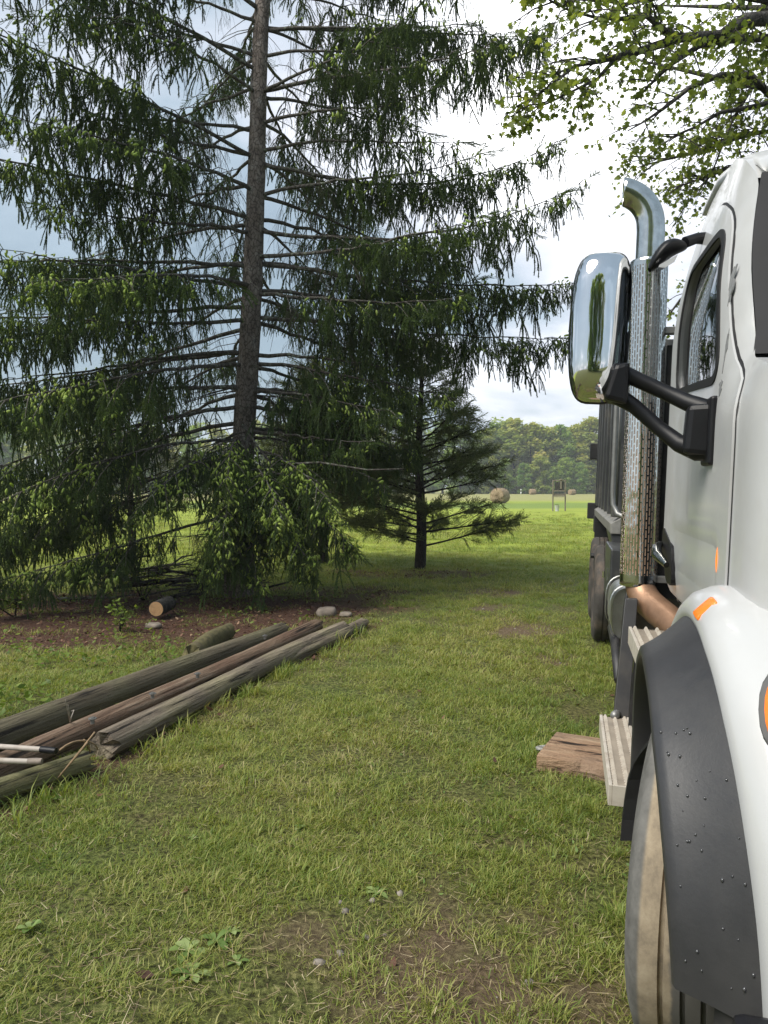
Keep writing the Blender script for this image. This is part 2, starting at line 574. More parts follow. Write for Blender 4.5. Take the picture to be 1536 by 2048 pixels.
M['trunk'] = bark('spruce_bark', (0.12, 0.095, 0.08), (0.25, 0.21, 0.185), (0.38, 0.35, 0.325), 8.0, 0.6, 1.0)
M['branch'] = bark('spruce_branch_bark', (0.07, 0.058, 0.05), (0.15, 0.135, 0.12), (0.24, 0.235, 0.215), 20.0, 1.0, 0.5, lichen=(0.26, 0.29, 0.22))
M['darkbark'] = bark('dark_bark', (0.02, 0.017, 0.015), (0.045, 0.038, 0.034), (0.08, 0.07, 0.06), 10.0, 0.4, 0.8)
M['maplebark'] = bark('maple_bark', (0.035, 0.033, 0.03), (0.08, 0.075, 0.07), (0.14, 0.135, 0.125), 10.0, 0.5, 0.6)
M['needle'] = foliage('spruce_needles', [(0.0, (0.040, 0.066, 0.026)), (0.4, (0.068, 0.116, 0.036)), (0.75, (0.125, 0.18, 0.046)), (1.0, (0.21, 0.27, 0.07))], 0.25, 0.5)
M['newneedle'] = foliage('fresh_spruce_tips', [(0.0, (0.26, 0.38, 0.07)), (0.5, (0.40, 0.52, 0.12)), (1.0, (0.54, 0.62, 0.20))], 0.4, 0.55)
M['deadtwig'] = foliage('dead_hanging_twigs', [(0.0, (0.035, 0.03, 0.024)), (0.5, (0.075, 0.066, 0.05)), (1.0, (0.14, 0.125, 0.10))], 0.1, 0.8)
M['cedar'] = foliage('cedar_foliage', [(0.0, (0.05, 0.07, 0.03)), (0.5, (0.12, 0.15, 0.06)), (1.0, (0.25, 0.27, 0.12))], 0.35, 0.6)
M['maple'] = foliage('maple_leaves', [(0.0, (0.10, 0.14, 0.03)), (0.5, (0.19, 0.25, 0.055)), (1.0, (0.34, 0.39, 0.10))], 0.6, 0.45, tone_gain=0.0)
M['farleaf'] = foliage('far_wood_leaves', [(0.0, (0.16, 0.24, 0.075)), (0.35, (0.25, 0.335, 0.10)), (0.7, (0.36, 0.41, 0.14)), (1.0, (0.48, 0.47, 0.20))], 0.5, 0.6, tone_gain=0.0)
M['shrub'] = foliage('young_shrub_leaves', [(0.0, (0.07, 0.12, 0.02)), (0.5, (0.15, 0.23, 0.04)), (1.0, (0.30, 0.36, 0.08))], 0.45, 0.5, tone_gain=0.0)
M['weed'] = foliage('broad_weed_leaves', [(0.0, (0.12, 0.20, 0.05)), (0.5, (0.22, 0.31, 0.09)), (1.0, (0.36, 0.44, 0.18))], 0.35, 0.5, tone_gain=0.0)
M['grass'] = foliage('lawn_grass', [(0.0, (0.08, 0.15, 0.035)), (0.30, (0.18, 0.255, 0.048)), (0.55, (0.29, 0.335, 0.075)), (0.78, (0.39, 0.375, 0.13)), (1.0, (0.50, 0.43, 0.23))], 0.42, 0.5, tone_gain=0.45)
M['deadleaf'] = foliage('fallen_leaves', [(0.0, (0.06, 0.030, 0.022)), (0.4, (0.13, 0.062, 0.040)), (0.75, (0.24, 0.14, 0.085)), (1.0, (0.40, 0.29, 0.19))], 0.15, 0.7, tone_gain=0.0)

# ------------------------------------------------------------------ ground
TA, TLEAN = R(13.6), R(2.0)
TO = (0.644, 1.72)


def truck_xy(x, y):
    return ((x - TO[0]) * math.cos(TA) - (y - TO[1]) * math.sin(TA), (x - TO[0]) * math.sin(TA) + (y - TO[1]) * math.cos(TA))


SPRUCE = (-2.25, 11.8)


def ground_h(x, y):
    x = np.asarray(x, float); y = np.asarray(y, float)
    near = 1 - sstep(25, 60, np.hypot(x, y))
    h = (fbm(x, y, 0.9, 1, 3) - 0.5) * 0.06 * near + (fbm(x, y, 5.0, 2, 2) - 0.5) * 0.02 * near
    lx, ly = truck_xy(x, y)
    h = h * (1 - 0.7 * np.exp(-(lx / 1.0) ** 2)) - 0.035 * np.clip(lx, 0, 2.8) * sstep(-6, -2, ly) * (1 - sstep(10, 16, ly))
    return h


def litter_mask(x, y):
    """leaf litter and bare earth under the spruce and along the poles"""
    d = np.hypot((x + 3.2) / 3.9, (y - 10.2) / 2.7)
    a = 1 - sstep(0.55, 1.05, d + (fbm(x, y, 0.9, 5) - 0.5) * 0.9)
    b_ = 1 - sstep(0.4, 1.0, np.hypot((x + 0.5) / 1.3, (y - 11.8) / 1.3) + (fbm(x, y, 1.4, 6) - 0.5) * 1.0)
    c_ = 1 - sstep(0.5, 1.0, np.hypot((x - 0.5) / 2.2, (y - 14.6) / 0.9) + (fbm(x, y, 1.2, 8) - 0.5) * 0.8)
    xl = -1.72 + (y - 4.67) * 0.326 + 0.10
    e_ = np.exp(-((x - xl) / 0.15) ** 2) * (1 - sstep(9, 9.6, y)) * sstep(0.38, 0.6, fbm(x, y, 1.6, 9))
    return np.clip(np.maximum.reduce([a, b_ * 0.8, c_ * 0.7, e_]), 0, 1)


def soil_mask(x, y):
    n = fbm(x, y, 1.3, 12) - 0.5
    a = np.exp(-((x - 0.40) / 0.90) ** 2 - ((y - 2.30) / 0.85) ** 2) * 0.66
    a2 = np.exp(-((x + 0.35) / 0.35) ** 2 - ((y - 2.75) / 0.35) ** 2) * 0.6
    lx, ly = truck_xy(x, y)
    track = np.exp(-((x - 1.62 - (y - 8.5) * 0.05) / 0.55) ** 2) * sstep(5.5, 8, y) * (1 - sstep(11.5, 14.5, y)) * 0.55
    return np.clip(np.maximum.reduce([a, a2, track]) + n * 0.85 + (fbm(x, y, 6.0, 13, 2) - 0.5) * 0.45, 0, 1)


def axis(lo, hi, d0, d1, step, far):
    mid = np.arange(d0, d1 + 1e-6, step)
    a, s, out = d0, step, []
    while a > lo:
        s *= 1.13; a -= s; out.append(a)
    b2, s, out2 = d1, step, []
    while b2 < hi:
        s *= 1.13; b2 += s; out2.append(b2)
    return np.array(out[::-1] + list(mid) + out2)


gx = axis(-900, 900, -7, 4.5, 0.09, 0)
gy = axis(-60, 1500, 1.5, 19, 0.09, 0)
GX, GY = np.meshgrid(gx, gy)
GZ = ground_h(GX, GY)
nx, ny = len(gx), len(gy)
idx = np.arange(nx * ny).reshape(ny, nx)
quads = np.stack([idx[:-1, :-1], idx[:-1, 1:], idx[1:, 1:], idx[1:, :-1]], -1).reshape(-1, 4)
m, t, b = new_mat('grass_and_soil')
a_s = N(t, 'ShaderNodeAttribute', attribute_name='soil')
a_l = N(t, 'ShaderNodeAttribute', attribute_name='litter')
geo = N(t, 'ShaderNodeNewGeometry')
sp_ = N(t, 'ShaderNodeSeparateXYZ'); L(t, geo.outputs['Position'], sp_.inputs[0])
n_a = N(t, 'ShaderNodeTexNoise', Scale=1.1, Detail=8.0, Roughness=0.65); L(t, geo.outputs['Position'], n_a.inputs['Vector'])
n_b = N(t, 'ShaderNodeTexNoise', Scale=38.0, Detail=6.0, Roughness=0.7); L(t, geo.outputs['Position'], n_b.inputs['Vector'])
n_c = N(t, 'ShaderNodeTexNoise', Scale=0.09, Detail=5.0, Roughness=0.6); L(t, geo.outputs['Position'], n_c.inputs['Vector'])
thatch = ramp(t, n_b.outputs[0], [(0.38, (0.045, 0.035, 0.018)), (0.52, (0.13, 0.12, 0.045)), (0.68, (0.32, 0.28, 0.13))])
green = ramp(t, n_b.outputs[0], [(0.38, (0.035, 0.042, 0.014)), (0.52, (0.115, 0.15, 0.036)), (0.68, (0.26, 0.29, 0.09))])
lawn = mixc(t, ramp(t, n_a.outputs[0], [(0.38, 0.1), (0.62, 0.9)]), thatch, green)
fieldc = ramp(t, n_c.outputs[0], [(0.35, (0.33, 0.41, 0.055)), (0.6, (0.42, 0.48, 0.075)), (0.75, (0.47, 0.50, 0.11))])
fieldc = mixc(t, 0.2, fieldc, green)
n_d = N(t, 'ShaderNodeTexNoise', Scale=1.0, Detail=6.0, Roughness=0.7)
mpd = N(t, 'ShaderNodeMapping'); mpd.inputs['Scale'].default_value = (0.25, 1.3, 1.0)
L(t, geo.outputs['Position'], mpd.inputs[0]); L(t, mpd.outputs[0], n_d.inputs['Vector'])
fieldc = mixc(t, 1.0, fieldc, ramp(t, n_d.outputs[0], [(0.3, 0.72), (0.7, 1.12)]), 'MULTIPLY')
far = ramp(t, math_node(t, 'DIVIDE', sp_.outputs[1], 40.0), [(0.30, 0.0), (0.50, 1.0)])
col = mixc(t, far, lawn, fieldc)
# strip of cut hay stubble and taller grass beyond the mown part
wob = math_node(t, 'ADD', sp_.outputs[1], math_node(t, 'MULTIPLY', n_c.outputs[0], 14.0))
stub = ramp(t, math_node(t, 'DIVIDE', wob, 200.0), [(0.33, 0.0), (0.35, 0.75), (0.42, 0.75), (0.46, 0.0)])
col = mixc(t, stub, col, (0.16, 0.235, 0.06))
hay = ramp(t, math_node(t, 'DIVIDE', wob, 200.0), [(0.46, 0.0), (0.56, 1.0)])
col = mixc(t, hay, col, (0.31, 0.30, 0.12))
soilc = ramp(t, n_b.outputs[0], [(0.3, (0.085, 0.060, 0.038)), (0.55, (0.17, 0.125, 0.078)), (0.75, (0.29, 0.225, 0.145))])
litc = ramp(t, n_b.outputs[0], [(0.3, (0.040, 0.022, 0.018)), (0.5, (0.095, 0.050, 0.036)), (0.7, (0.17, 0.11, 0.075))])
col = mixc(t, ramp(t, a_s.outputs['Fac'], [(0.30, 0.0), (0.62, 1.0)]), col, soilc)
col = mixc(t, a_l.outputs['Fac'], col, litc)
L(t, col, b.inputs['Base Color'])
b.inputs['Roughness'].default_value = 0.95
b.inputs['Specular IOR Level'].default_value = 0.15
bp = N(t, 'ShaderNodeBump', Strength=1.0, Distance=0.03); L(t, n_b.outputs[0], bp.inputs['Height']); L(t, bp.outputs[0], b.inputs['Normal'])
M['ground'] = m
ground = tris_object('ground', np.stack([GX, GY, GZ], -1).reshape(-1, 3), quads, M['ground'],
                     attr={'soil': (soil_mask(GX, GY) * (GY < 30)).ravel(), 'litter': (litter_mask(GX, GY) * (GY < 30)).ravel()}, smooth=True)
tag(ground, kind='structure')


# ------------------------------------------------------------------ grass
def blade_set(seed, nblades, rad, hmin, hmax, wid, lean, flat=False):
    r = np.random.default_rng(seed)
    V, T, A = [], [], []
    for k in range(nblades):
        a, d = r.uniform(0, 2 * math.pi), rad * math.sqrt(r.random())
        h = r.uniform(hmin, hmax)
        bx, by = d * math.cos(a), d * math.sin(a)
        la = r.uniform(0, 2 * math.pi) if r.random() < 0.6 else a
        ln = lean * r.uniform(0.3, 1.5) * h
        w = wid * r.uniform(0.6, 1.3)
        px, py = -math.sin(la) * w, math.cos(la) * w
        o = len(V)
        for s, ww, hh in ((0, 1, 0), (0.35, 0.9, 0.55), (1.0, 0.0, 1.0)):
            cx_, cy_, cz_ = bx + math.cos(la) * ln * s, by + math.sin(la) * ln * s, h * hh * (1 - 0.25 * s * min(1, lean)) - 0.006
            if ww > 0:
                V += [(cx_ - px * ww, cy_ - py * ww, cz_), (cx_ + px * ww, cy_ + py * ww, cz_)]
            else:
                V.append((cx_, cy_, cz_))
        T += [(o, o + 1, o + 3), (o, o + 3, o + 2), (o + 2, o + 3, o + 4)]
        A += [r.random()] * 5
    return tris_object('tuft', np.array(V), np.array(T), M['grass'], attr={'v': np.array(A)}, link=False)


tufts = [blade_set(100 + k, 46, 0.085, 0.010, 0.046, 0.0017, 1.25) for k in range(9)]
tall = [blade_set(150 + k, 26, 0.06, 0.05, 0.13, 0.0026, 0.9) for k in range(5)]


def scatter_grass():
    P, S, Tn, I = [], [], [], []
    P2, S2, T2, I2 = [], [], [], []
    for (y0, y1, dens, sc) in ((1.9, 4.0, 420, 0.95), (4.0, 7.0, 270, 1.05), (7.0, 12.0, 130, 1.3), (12.0, 20.0, 48, 1.9), (20.0, 34.0, 20, 2.6), (34.0, 52.0, 7, 3.4)):
        w0 = 0.52 * y1 + 1.0
        n = int((y1 - y0) * 2 * w0 * dens)
        x = rng.uniform(-w0, w0, n); y = rng.uniform(y0, y1, n)
        lx, ly = truck_xy(x, y)
        k = (np.abs(x) < 0.52 * y + 0.9) & ~((lx > 0.9) & (ly > -1) & (ly < 9.5))
        so, li = soil_mask(x, y), litter_mask(x, y)
        bare = np.clip(sstep(0.30, 0.85, so) * 0.86 + li * 0.90, 0, 0.975)
        pat = fbm(x, y, 2.2, 21)
        k &= rng.random(n) > bare * (y < 30)
        k &= rng.random(n) < 0.30 + 1.1 * sstep(0.34, 0.62, pat)
        k &= rng.random(n) > sstep(28, 52, y)
        x, y, lx, so, pat = x[k], y[k], lx[k], so[k], pat[k]
        z = ground_h(x, y)
        big = fbm(x, y, 0.55, 31)
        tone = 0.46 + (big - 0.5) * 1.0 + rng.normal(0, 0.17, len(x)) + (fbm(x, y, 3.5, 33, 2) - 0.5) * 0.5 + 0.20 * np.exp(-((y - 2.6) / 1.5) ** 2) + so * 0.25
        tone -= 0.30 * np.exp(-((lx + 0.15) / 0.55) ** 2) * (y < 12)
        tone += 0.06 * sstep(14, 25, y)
        s = sc * rng.uniform(0.65, 1.3, len(x)) * (0.75 + 0.5 * pat)
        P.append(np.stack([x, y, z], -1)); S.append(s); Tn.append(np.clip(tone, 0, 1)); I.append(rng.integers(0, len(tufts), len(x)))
        # longer tufts: by the truck, along the poles, and scattered clumps
        by_poles = np.exp(-((x + 1.72 - (y - 4.67) * 0.326 - 0.17) / 0.11) ** 2) * (y < 8.8)
        by_truck = np.exp(-((lx + 0.12) / 0.30) ** 2) * (y < 9)
        clump = sstep(0.60, 0.72, fbm(x, y, 1.7, 41)) * (y < 16)
        q = rng.random(len(x)) < 0.45 * by_poles + 0.30 * by_truck + 0.22 * clump
        P2.append(np.stack([x, y, z], -1)[q]); S2.append((s * (0.62 + 0.65 * by_poles))[q] * 0.95)
        T2.append(np.clip(tone - 0.08, 0, 1)[q]); I2.append(rng.integers(0, len(tall), q.sum()))
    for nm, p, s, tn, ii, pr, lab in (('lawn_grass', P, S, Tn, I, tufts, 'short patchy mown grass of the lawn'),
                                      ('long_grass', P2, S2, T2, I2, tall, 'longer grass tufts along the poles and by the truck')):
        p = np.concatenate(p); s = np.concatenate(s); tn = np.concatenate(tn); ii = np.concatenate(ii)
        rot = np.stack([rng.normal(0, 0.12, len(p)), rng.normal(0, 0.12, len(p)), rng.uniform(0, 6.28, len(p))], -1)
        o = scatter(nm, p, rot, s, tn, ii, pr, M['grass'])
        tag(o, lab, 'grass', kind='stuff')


scatter_grass()


# ------------------------------------------------------------------ leaf shapes and small ground things
def leaf_cloud(P, size, kind, r, droop=0.5, flat=0.0):
    """many single leaves: P points, returns vertices, triangles, attribute"""
    if kind == 'maple':
        sh = np.array([(0, 0), (.28, .10), (.50, .30), (.27, .42), (.42, .72), (.14, .66), (0, 1.0), (-.14, .66), (-.42, .72), (-.27, .42), (-.50, .30), (-.28, .10)])
        tri = np.array([(0, 1, 3), (1, 2, 3), (0, 3, 9), (3, 5, 9), (3, 4, 5), (5, 7, 9), (5, 6, 7), (7, 8, 9), (0, 9, 11), (9, 10, 11)])
    elif kind == 'oval':
        sh = np.array([(0, 0), (.24, .35), (.18, .72), (0, 1.0), (-.18, .72), (-.24, .35)])
        tri = np.array([(0, 1, 5), (1, 2, 4), (1, 4, 5), (2, 3, 4)])
    else:
        sh = np.array([(-.5, 0), (.5, 0), (.6, .7), (0, 1.0), (-.55, .65)])
        tri = np.array([(0, 1, 2), (0, 2, 4), (4, 2, 3)])
    n, kk = len(P), len(sh)
    az = r.uniform(0, 2 * math.pi, n)
    pit = r.normal(-droop, 0.45, n) if not flat else r.normal(0, flat, n)
    rol = r.normal(0, 0.5, n) if not flat else r.normal(0, flat, n)
    d = np.stack([np.cos(az) * np.cos(pit), np.sin(az) * np.cos(pit), np.sin(pit)], -1)
    sx = np.stack([-np.sin(az), np.cos(az), np.zeros(n)], -1)
    up_ = np.cross(sx, d)
    sx = sx * np.cos(rol)[:, None] + up_ * np.sin(rol)[:, None]
    up_ = np.cross(sx, d)
    s = size * r.uniform(0.65, 1.25, n)
    fold = np.abs(sh[:, 0]) * 0.35
    V = (P[:, None, :] + (sx[:, None, :] * sh[None, :, 0, None] + d[:, None, :] * sh[None, :, 1, None] + up_[:, None, :] * fold[None, :, None]) * s[:, None, None]).reshape(-1, 3)
    T = (tri[None] + (np.arange(n) * kk)[:, None, None]).reshape(-1, 3)
    return V, T, kk


# fallen leaves
nl = 15000
x = rng.uniform(-6.5, 3.0, nl); y = rng.uniform(2.3, 16.0, nl)
lm = litter_mask(x, y)
k = (rng.random(nl) < lm * 0.95 + 0.012) & (np.abs(x) < 0.52 * y + 0.6)
x, y = x[k], y[k]
P = np.stack([x, y, ground_h(x, y) + rng.uniform(0.008, 0.03, len(x))], -1)
V, T, kk = leaf_cloud(P, 0.055, 'oval', rng, flat=0.4)
tag(tris_object('leaf_litter', V, T, M['deadleaf'], attr={'v': np.repeat(np.clip(rng.beta(1.6, 2.4, len(P)), 0, 1), kk)}),
    'reddish brown fallen leaves under the spruce', 'leaf litter', kind='stuff')

# dry cut straw lying in the lawn, and small clover leaves
nl = 30000
x = rng.uniform(-4.5, 2.6, nl); y = 2.1 + 8.5 * rng.random(nl) ** 1.5
lx, ly = truck_xy(x, y)
k = (np.abs(x) < 0.52 * y + 0.5) & (lx < 0.3) & (rng.random(nl) < 0.25 + 0.75 * sstep(0.42, 0.62, fbm(x, y, 1.8, 61)))
x, y = x[k], y[k]
n = len(x)
a = rng.uniform(0, 6.28, n); ln_ = rng.uniform(.02, .07, n); w_ = rng.uniform(.0008, .0019, n)
z = ground_h(x, y) + rng.uniform(.004, .026, n)
d = np.stack([np.cos(a), np.sin(a), rng.normal(0, .22, n)], -1) * ln_[:, None]; sdv = np.stack([-np.sin(a), np.cos(a), np.zeros(n)], -1) * w_[:, None]
p = np.stack([x, y, z], -1)
V = np.stack([p - sdv, p + sdv, p + d + sdv * .5, p + d - sdv * .5], 1).reshape(-1, 3)
T = (np.array([(0, 1, 2), (0, 2, 3)])[None] + (np.arange(n) * 4)[:, None, None]).reshape(-1, 3)
M['straw'] = foliage('dry_straw', [(0.0, (.10, .07, .045)), (.4, (.25, .185, .105)), (.75, (.42, .34, .20)), (1.0, (.56, .48, .32))], .2, .7, tone_gain=0.0)
tag(tris_object('dry_straw', V, T, M['straw'], attr={'v': np.repeat(rng.random(n), 4)}), 'dry cut straw lying in the lawn', 'straw', kind='stuff')
nl = 7000
x = rng.uniform(-4.0, 2.2, nl); y = 2.1 + 8.0 * rng.random(nl) ** 1.4
lx, ly = truck_xy(x, y)
k = (np.abs(x) < 0.52 * y + 0.5) & (lx < 0.1) & (rng.random(nl) < sstep(0.48, 0.66, fbm(x, y, 1.1, 71)))
x, y = x[k], y[k]
P = np.stack([x, y, ground_h(x, y) + rng.uniform(.008, .035, len(x))], -1)
V, T, kk = leaf_cloud(P, 0.022, 'oval', rng, flat=0.5)
tag(tris_object('clover', V, T, M['weed'], attr={'v': np.repeat(rng.beta(1.5, 3, len(P)), kk)}), 'small clover leaves scattered through the lawn', 'clover', kind='stuff')

# low leafy ground cover on the left beyond the poles
nl = 9000
x = rng.uniform(-7, -0.9, nl); y = rng.uniform(5.2, 11.5, nl)
tt = (y - 3.5) / 5.6
k = (x < -2.55 + 1.75 * tt) & (np.abs(x) < 0.52 * y + 0.6) & (rng.random(nl) < (0.12 + 0.8 * sstep(0.45, 0.62, fbm(x, y, 1.5, 51))) * (1 - 0.75 * litter_mask(x, y)))
x, y = x[k], y[k]
P = np.stack([x, y, ground_h(x, y) + rng.uniform(0.02, 0.09, len(x))], -1)
V, T, kk = leaf_cloud(P, 0.06, 'oval', rng, flat=0.45)
tag(tris_object('ground_cover', V, T, M['shrub'], attr={'v': np.repeat(rng.beta(2, 2.2, len(P)), kk)}),
    'low leafy weeds beyond the old poles', 'ground cover', kind='stuff')

# pebbles in the bare earth and the worn track
ico = np.array([(0, 0, 1), (.89, 0, .45), (.28, .85, .45), (-.72, .53, .45), (-.72, -.53, .45), (.28, -.85, .45), (.72, .53, -.3), (-.28, .85, -.3), (-.89, 0, -.3), (-.28, -.85, -.3), (.72, -.53, -.3)])
icot = np.array([(0, 1, 2), (0, 2, 3), (0, 3, 4), (0, 4, 5), (0, 5, 1), (1, 6, 2), (2, 7, 3), (3, 8, 4), (4, 9, 5), (5, 10, 1), (2, 6, 7), (3, 7, 8), (4, 8, 9), (5, 9, 10), (1, 10, 6)])
M['pebble'] = simple('pale_pebbles', (0.25, 0.22, 0.19), 0.9, var=0.5, vscale=2.0)
ps = []
for _ in range(5200):
    px_, py_ = rng.uniform(-1.2, 2.2), rng.uniform(2.2, 11.5)
    sm = float(soil_mask(px_, py_))
    if abs(px_) < 0.52 * py_ + .4 and rng.random() < sstep(0.45, 0.85, sm) * 0.30:
        ps.append((px_, py_, 0.004 + 0.012 * rng.random() ** 4))
for q in ((690, 1838, .02), (640, 1950, .018), (680, 1930, .014), (800, 1800, .016), (745, 1815, .016), (680, 1818, .012), (735, 1895, .014), (770, 1890, .012), (1060, 1985, .018)):
    w = at(q[0], q[1], 1.65 * FPX / (q[1] - HORIZON)); ps.append((w.x, w.y, q[2]))
V, T = [], []
for i, (px_, py_, s_) in enumerate(ps):
    q = ico * np.array([s_ * rng.uniform(.8, 1.5), s_ * rng.uniform(.8, 1.3), s_ * rng.uniform(.5, .8)]) * rng.uniform(.8, 1.2, (11, 1))
    V.append(q + np.array([px_, py_, float(ground_h(px_, py_)) + s_ * .2])); T.append(icot + 11 * i)
tag(tris_object('gravel', np.concatenate(V), np.concatenate(T), M['pebble']), 'pale pebbles in the bare earth and worn track', 'gravel', kind='stuff')


def weed(px, py, s, nleaf, label, tall_=0.0):
    Y = CAM_H * FPX / (py - HORIZON)
    c = at(px, py, Y)
    r = np.random.default_rng(px * 7 + py)
    mb_v, mb_t, A = [], [], []
    for k in range(nleaf):
        az = 2 * math.pi * k / nleaf + r.uniform(-.3, .3)
        ln = s * r.uniform(.7, 1.15); el = r.uniform(.25, .8) + tall_
        d = np.array([math.cos(az) * math.cos(el), math.sin(az) * math.cos(el), math.sin(el)]); sd_ = np.array([-math.sin(az), math.cos(az), 0])
        o = len(mb_v)
        for q, w_ in ((0, .04), (.25, .10), (.5, .17), (.72, .185), (.9, .11), (1, 0.01)):
            ctr = d * ln * q + np.array([0, 0, -0.45 * ln * q * q + 0.004])
            for sg in (-1, 0, 1):
                mb_v.append(ctr + sd_ * sg * w_ * ln + np.array([0, 0, abs(sg) * w_ * ln * .22]))
        for i in range(5):
            for j in (0, 1):
                a_ = o + i * 3 + j
                mb_t += [(a_, a_ + 1, a_ + 4), (a_, a_ + 4, a_ + 3)]
        A += [r.random()] * 18
    V = np.array(mb_v) + np.array([c.x, c.y, float(ground_h(c.x, c.y))])
    tag(tris_object('weed', V, np.array(mb_t), M['weed'], attr={'v': np.array(A)}, smooth=True), label, 'weed', 'broadleaf weeds in the lawn')


weed(375, 1925, 0.083, 7, 'pale broadleaf weed beside a dead leaf in the left foreground lawn')
weed(432, 1905, 0.076, 6, 'pale broadleaf weed just right of the dead leaf weed in foreground')
weed(462, 1885, 0.061, 6, 'smaller pale weed furthest up of the foreground weed cluster')
weed(385, 1975, 0.079, 6, 'lowest pale weed of the foreground cluster')
weed(475, 1950, 0.050, 5, 'small green weed right of the lowest foreground weed')
weed(62, 1880, 0.072, 9, 'bushy green weed tuft at the left edge of the lawn', .35)
weed(755, 1800, 0.061, 8, 'flat dark rosette weed at the edge of the bare patch')
weed(110, 1615, 0.058, 5, 'bright weed just below the near pole', .2)
weed(385, 1690, 0.043, 5, 'small weed alone in mid lawn', .1)
weed(600, 1665, 0.050, 6, 'upright weed in the centre of the lawn', .4)


# ------------------------------------------------------------------ conifers
def strand(V, T, A, r, p0, d0, length, nl, spacing, droop, wid, twig=0.0022, age=0.5, bare=0.0):
    """a thin twig bending under gravity, clothed with needles"""
    n = max(3, int(length / 0.05))
    p, d = np.array(p0, float), np.array(d0, float)
    pts = [p.copy()]
    for i in range(n):
        d = d + np.array([0, 0, -droop / n]) + r.normal(0, .06, 3)
        d /= np.linalg.norm(d)
        p = p + d * length / n
        pts.append(p.copy())
    pts = np.array(pts)
    for i in range(n):                                       # flat ribbon pair for the twig itself
        a, b2 = pts[i], pts[i + 1]
        for e in (np.array([twig, 0, 0]), np.array([0, twig, 0])):
            o = len(V)
            V += [a - e, a + e, b2 + e * .8, b2 - e * .8]
            T += [(o, o + 1, o + 2), (o, o + 2, o + 3)]
            A += [0.12] * 4
    m_ = int(length / spacing)
    for k in range(m_):
        if r.random() < bare:
            continue
        s = (k + r.random()) / m_ * n
        i = min(int(s), n - 1); f = s - i
        q = pts[i] * (1 - f) + pts[i + 1] * f
        ax = pts[i + 1] - pts[i]; ax = ax / np.linalg.norm(ax)
        rd = r.normal(0, 1, 3); rd -= ax * rd.dot(ax); rd /= np.linalg.norm(rd)
        nd = ax * r.uniform(.4, .9) + rd * r.uniform(.6, 1.0); nd /= np.linalg.norm(nd)
        l_ = nl * r.uniform(.7, 1.2)
        sd_ = np.cross(nd, ax); sd_ = sd_ / (np.linalg.norm(sd_) + 1e-9) * wid
        o = len(V)
        V += [q - sd_, q + sd_, q + nd * l_]
        T.append((o, o + 1, o + 2))
        A += [min(1, max(0, age + r.normal(0, .18)))] * 3
    return pts


def proto(V, T, A, mat):
    return tris_object('sprig', np.array(V), np.array(T), mat, attr={'v': np.array(A)}, link=False)


def hanging_spray(seed, length, nsub):
    r = np.random.default_rng(seed)
    V, T, A = [], [], []
    pts = strand(V, T, A, r, (0, 0, 0), (.35 * r.normal(), .35 * r.normal(), -.9), length, .030, .0036, 1.2, .0050, twig=.0085, age=.40)
    for k in range(nsub):
        i = r.integers(0, max(1, len(pts) - 3))
        a = r.uniform(0, 6.28)
        strand(V, T, A, r, pts[i], (.8 * math.cos(a), .8 * math.sin(a), -.3), length * r.uniform(.3, .6), .028, .0038, 2.2, .0048, twig=.0075, age=.55)
    return proto(V, T, A, M['needle'])


def dead_spray(seed, length, nsub):
    r = np.random.default_rng(seed)
    V, T, A = [], [], []
    pts = strand(V, T, A, r, (0, 0, 0), (.3 * r.normal(), .3 * r.normal(), -.9), length, .014, .02, 1.4, .0012, twig=.0022, age=.4, bare=.5)
    for k in range(nsub):
        i = r.integers(0, max(1, len(pts) - 3)); a = r.uniform(0, 6.28)
        strand(V, T, A, r, pts[i], (.7 * math.cos(a), .7 * math.sin(a), -.4), length * r.uniform(.3, .7), .012, .02, 2.0, .0012, twig=.0017, age=.5, bare=.5)
    A = [max(a, .35) for a in A]
    return proto(V, T, A, M['deadtwig'])


def flat_spray(seed, length, mat, nl=.021, nsub=9, spacing=.0042, droop=.35, wid=.0036):
    """spray that points along -Z of its own frame, side twigs in one plane"""
    r = np.random.default_rng(seed)
    V, T, A = [], [], []
    pts = strand(V, T, A, r, (0, 0, 0), (0, 0, -1), length, nl, spacing, 0, wid, age=.45)
    for k in range(nsub):
        f = .12 + .75 * k / nsub
        i = int(f * (len(pts) - 1)); sg = 1 if k % 2 else -1
        strand(V, T, A, r, pts[i], (sg * .75, r.normal(0, .25), -.7), length * (.55 - .35 * f), nl, spacing, 0.2, wid, age=.6)
    return proto(V, T, A, mat)


def fresh_tip(seed):
    """cluster of soft plump drooping light green shoots"""
    r = np.random.default_rng(seed)
    V, T, A = [], [], []
    for j in range(r.integers(3, 6)):
        p = r.normal(0, .03, 3); d = np.array([r.normal(0, .45), r.normal(0, .45), -.9]); d /= np.linalg.norm(d)
        ln = r.uniform(.034, .062); rad = ln * r.uniform(.18, .25)
        u = np.cross(d, (1, .2, 0)); u /= np.linalg.norm(u); w = np.cross(d, u)
        o = len(V); ag = .5 + r.normal(0, .16)
        for q, rr in ((0, .45), (.25, .95), (.6, 1.0), (.88, .6)):
            for k in range(6):
                a = k * math.pi / 3
                V.append(p + d * ln * q + (u * math.cos(a) + w * math.sin(a)) * rad * rr * r.uniform(.8, 1.2)); A.append(min(1, max(0, ag + r.normal(0, .1))))
        V.append(p + d * ln); A.append(ag)
        for i in range(3):
            for k in range(6):
                a, b2 = o + i * 6 + k, o + i * 6 + (k + 1) % 6
                T += [(a, b2, b2 + 6), (a, b2 + 6, a + 6)]
        T += [(o + 18 + k, o + 18 + (k + 1) % 6, o + 24) for k in range(6)]
        strand(V, T, A, r, p, d, ln, .014, .0012, .2, .0024, twig=.001, age=ag + .1)
    return proto(V, T, A, M['newneedle'])


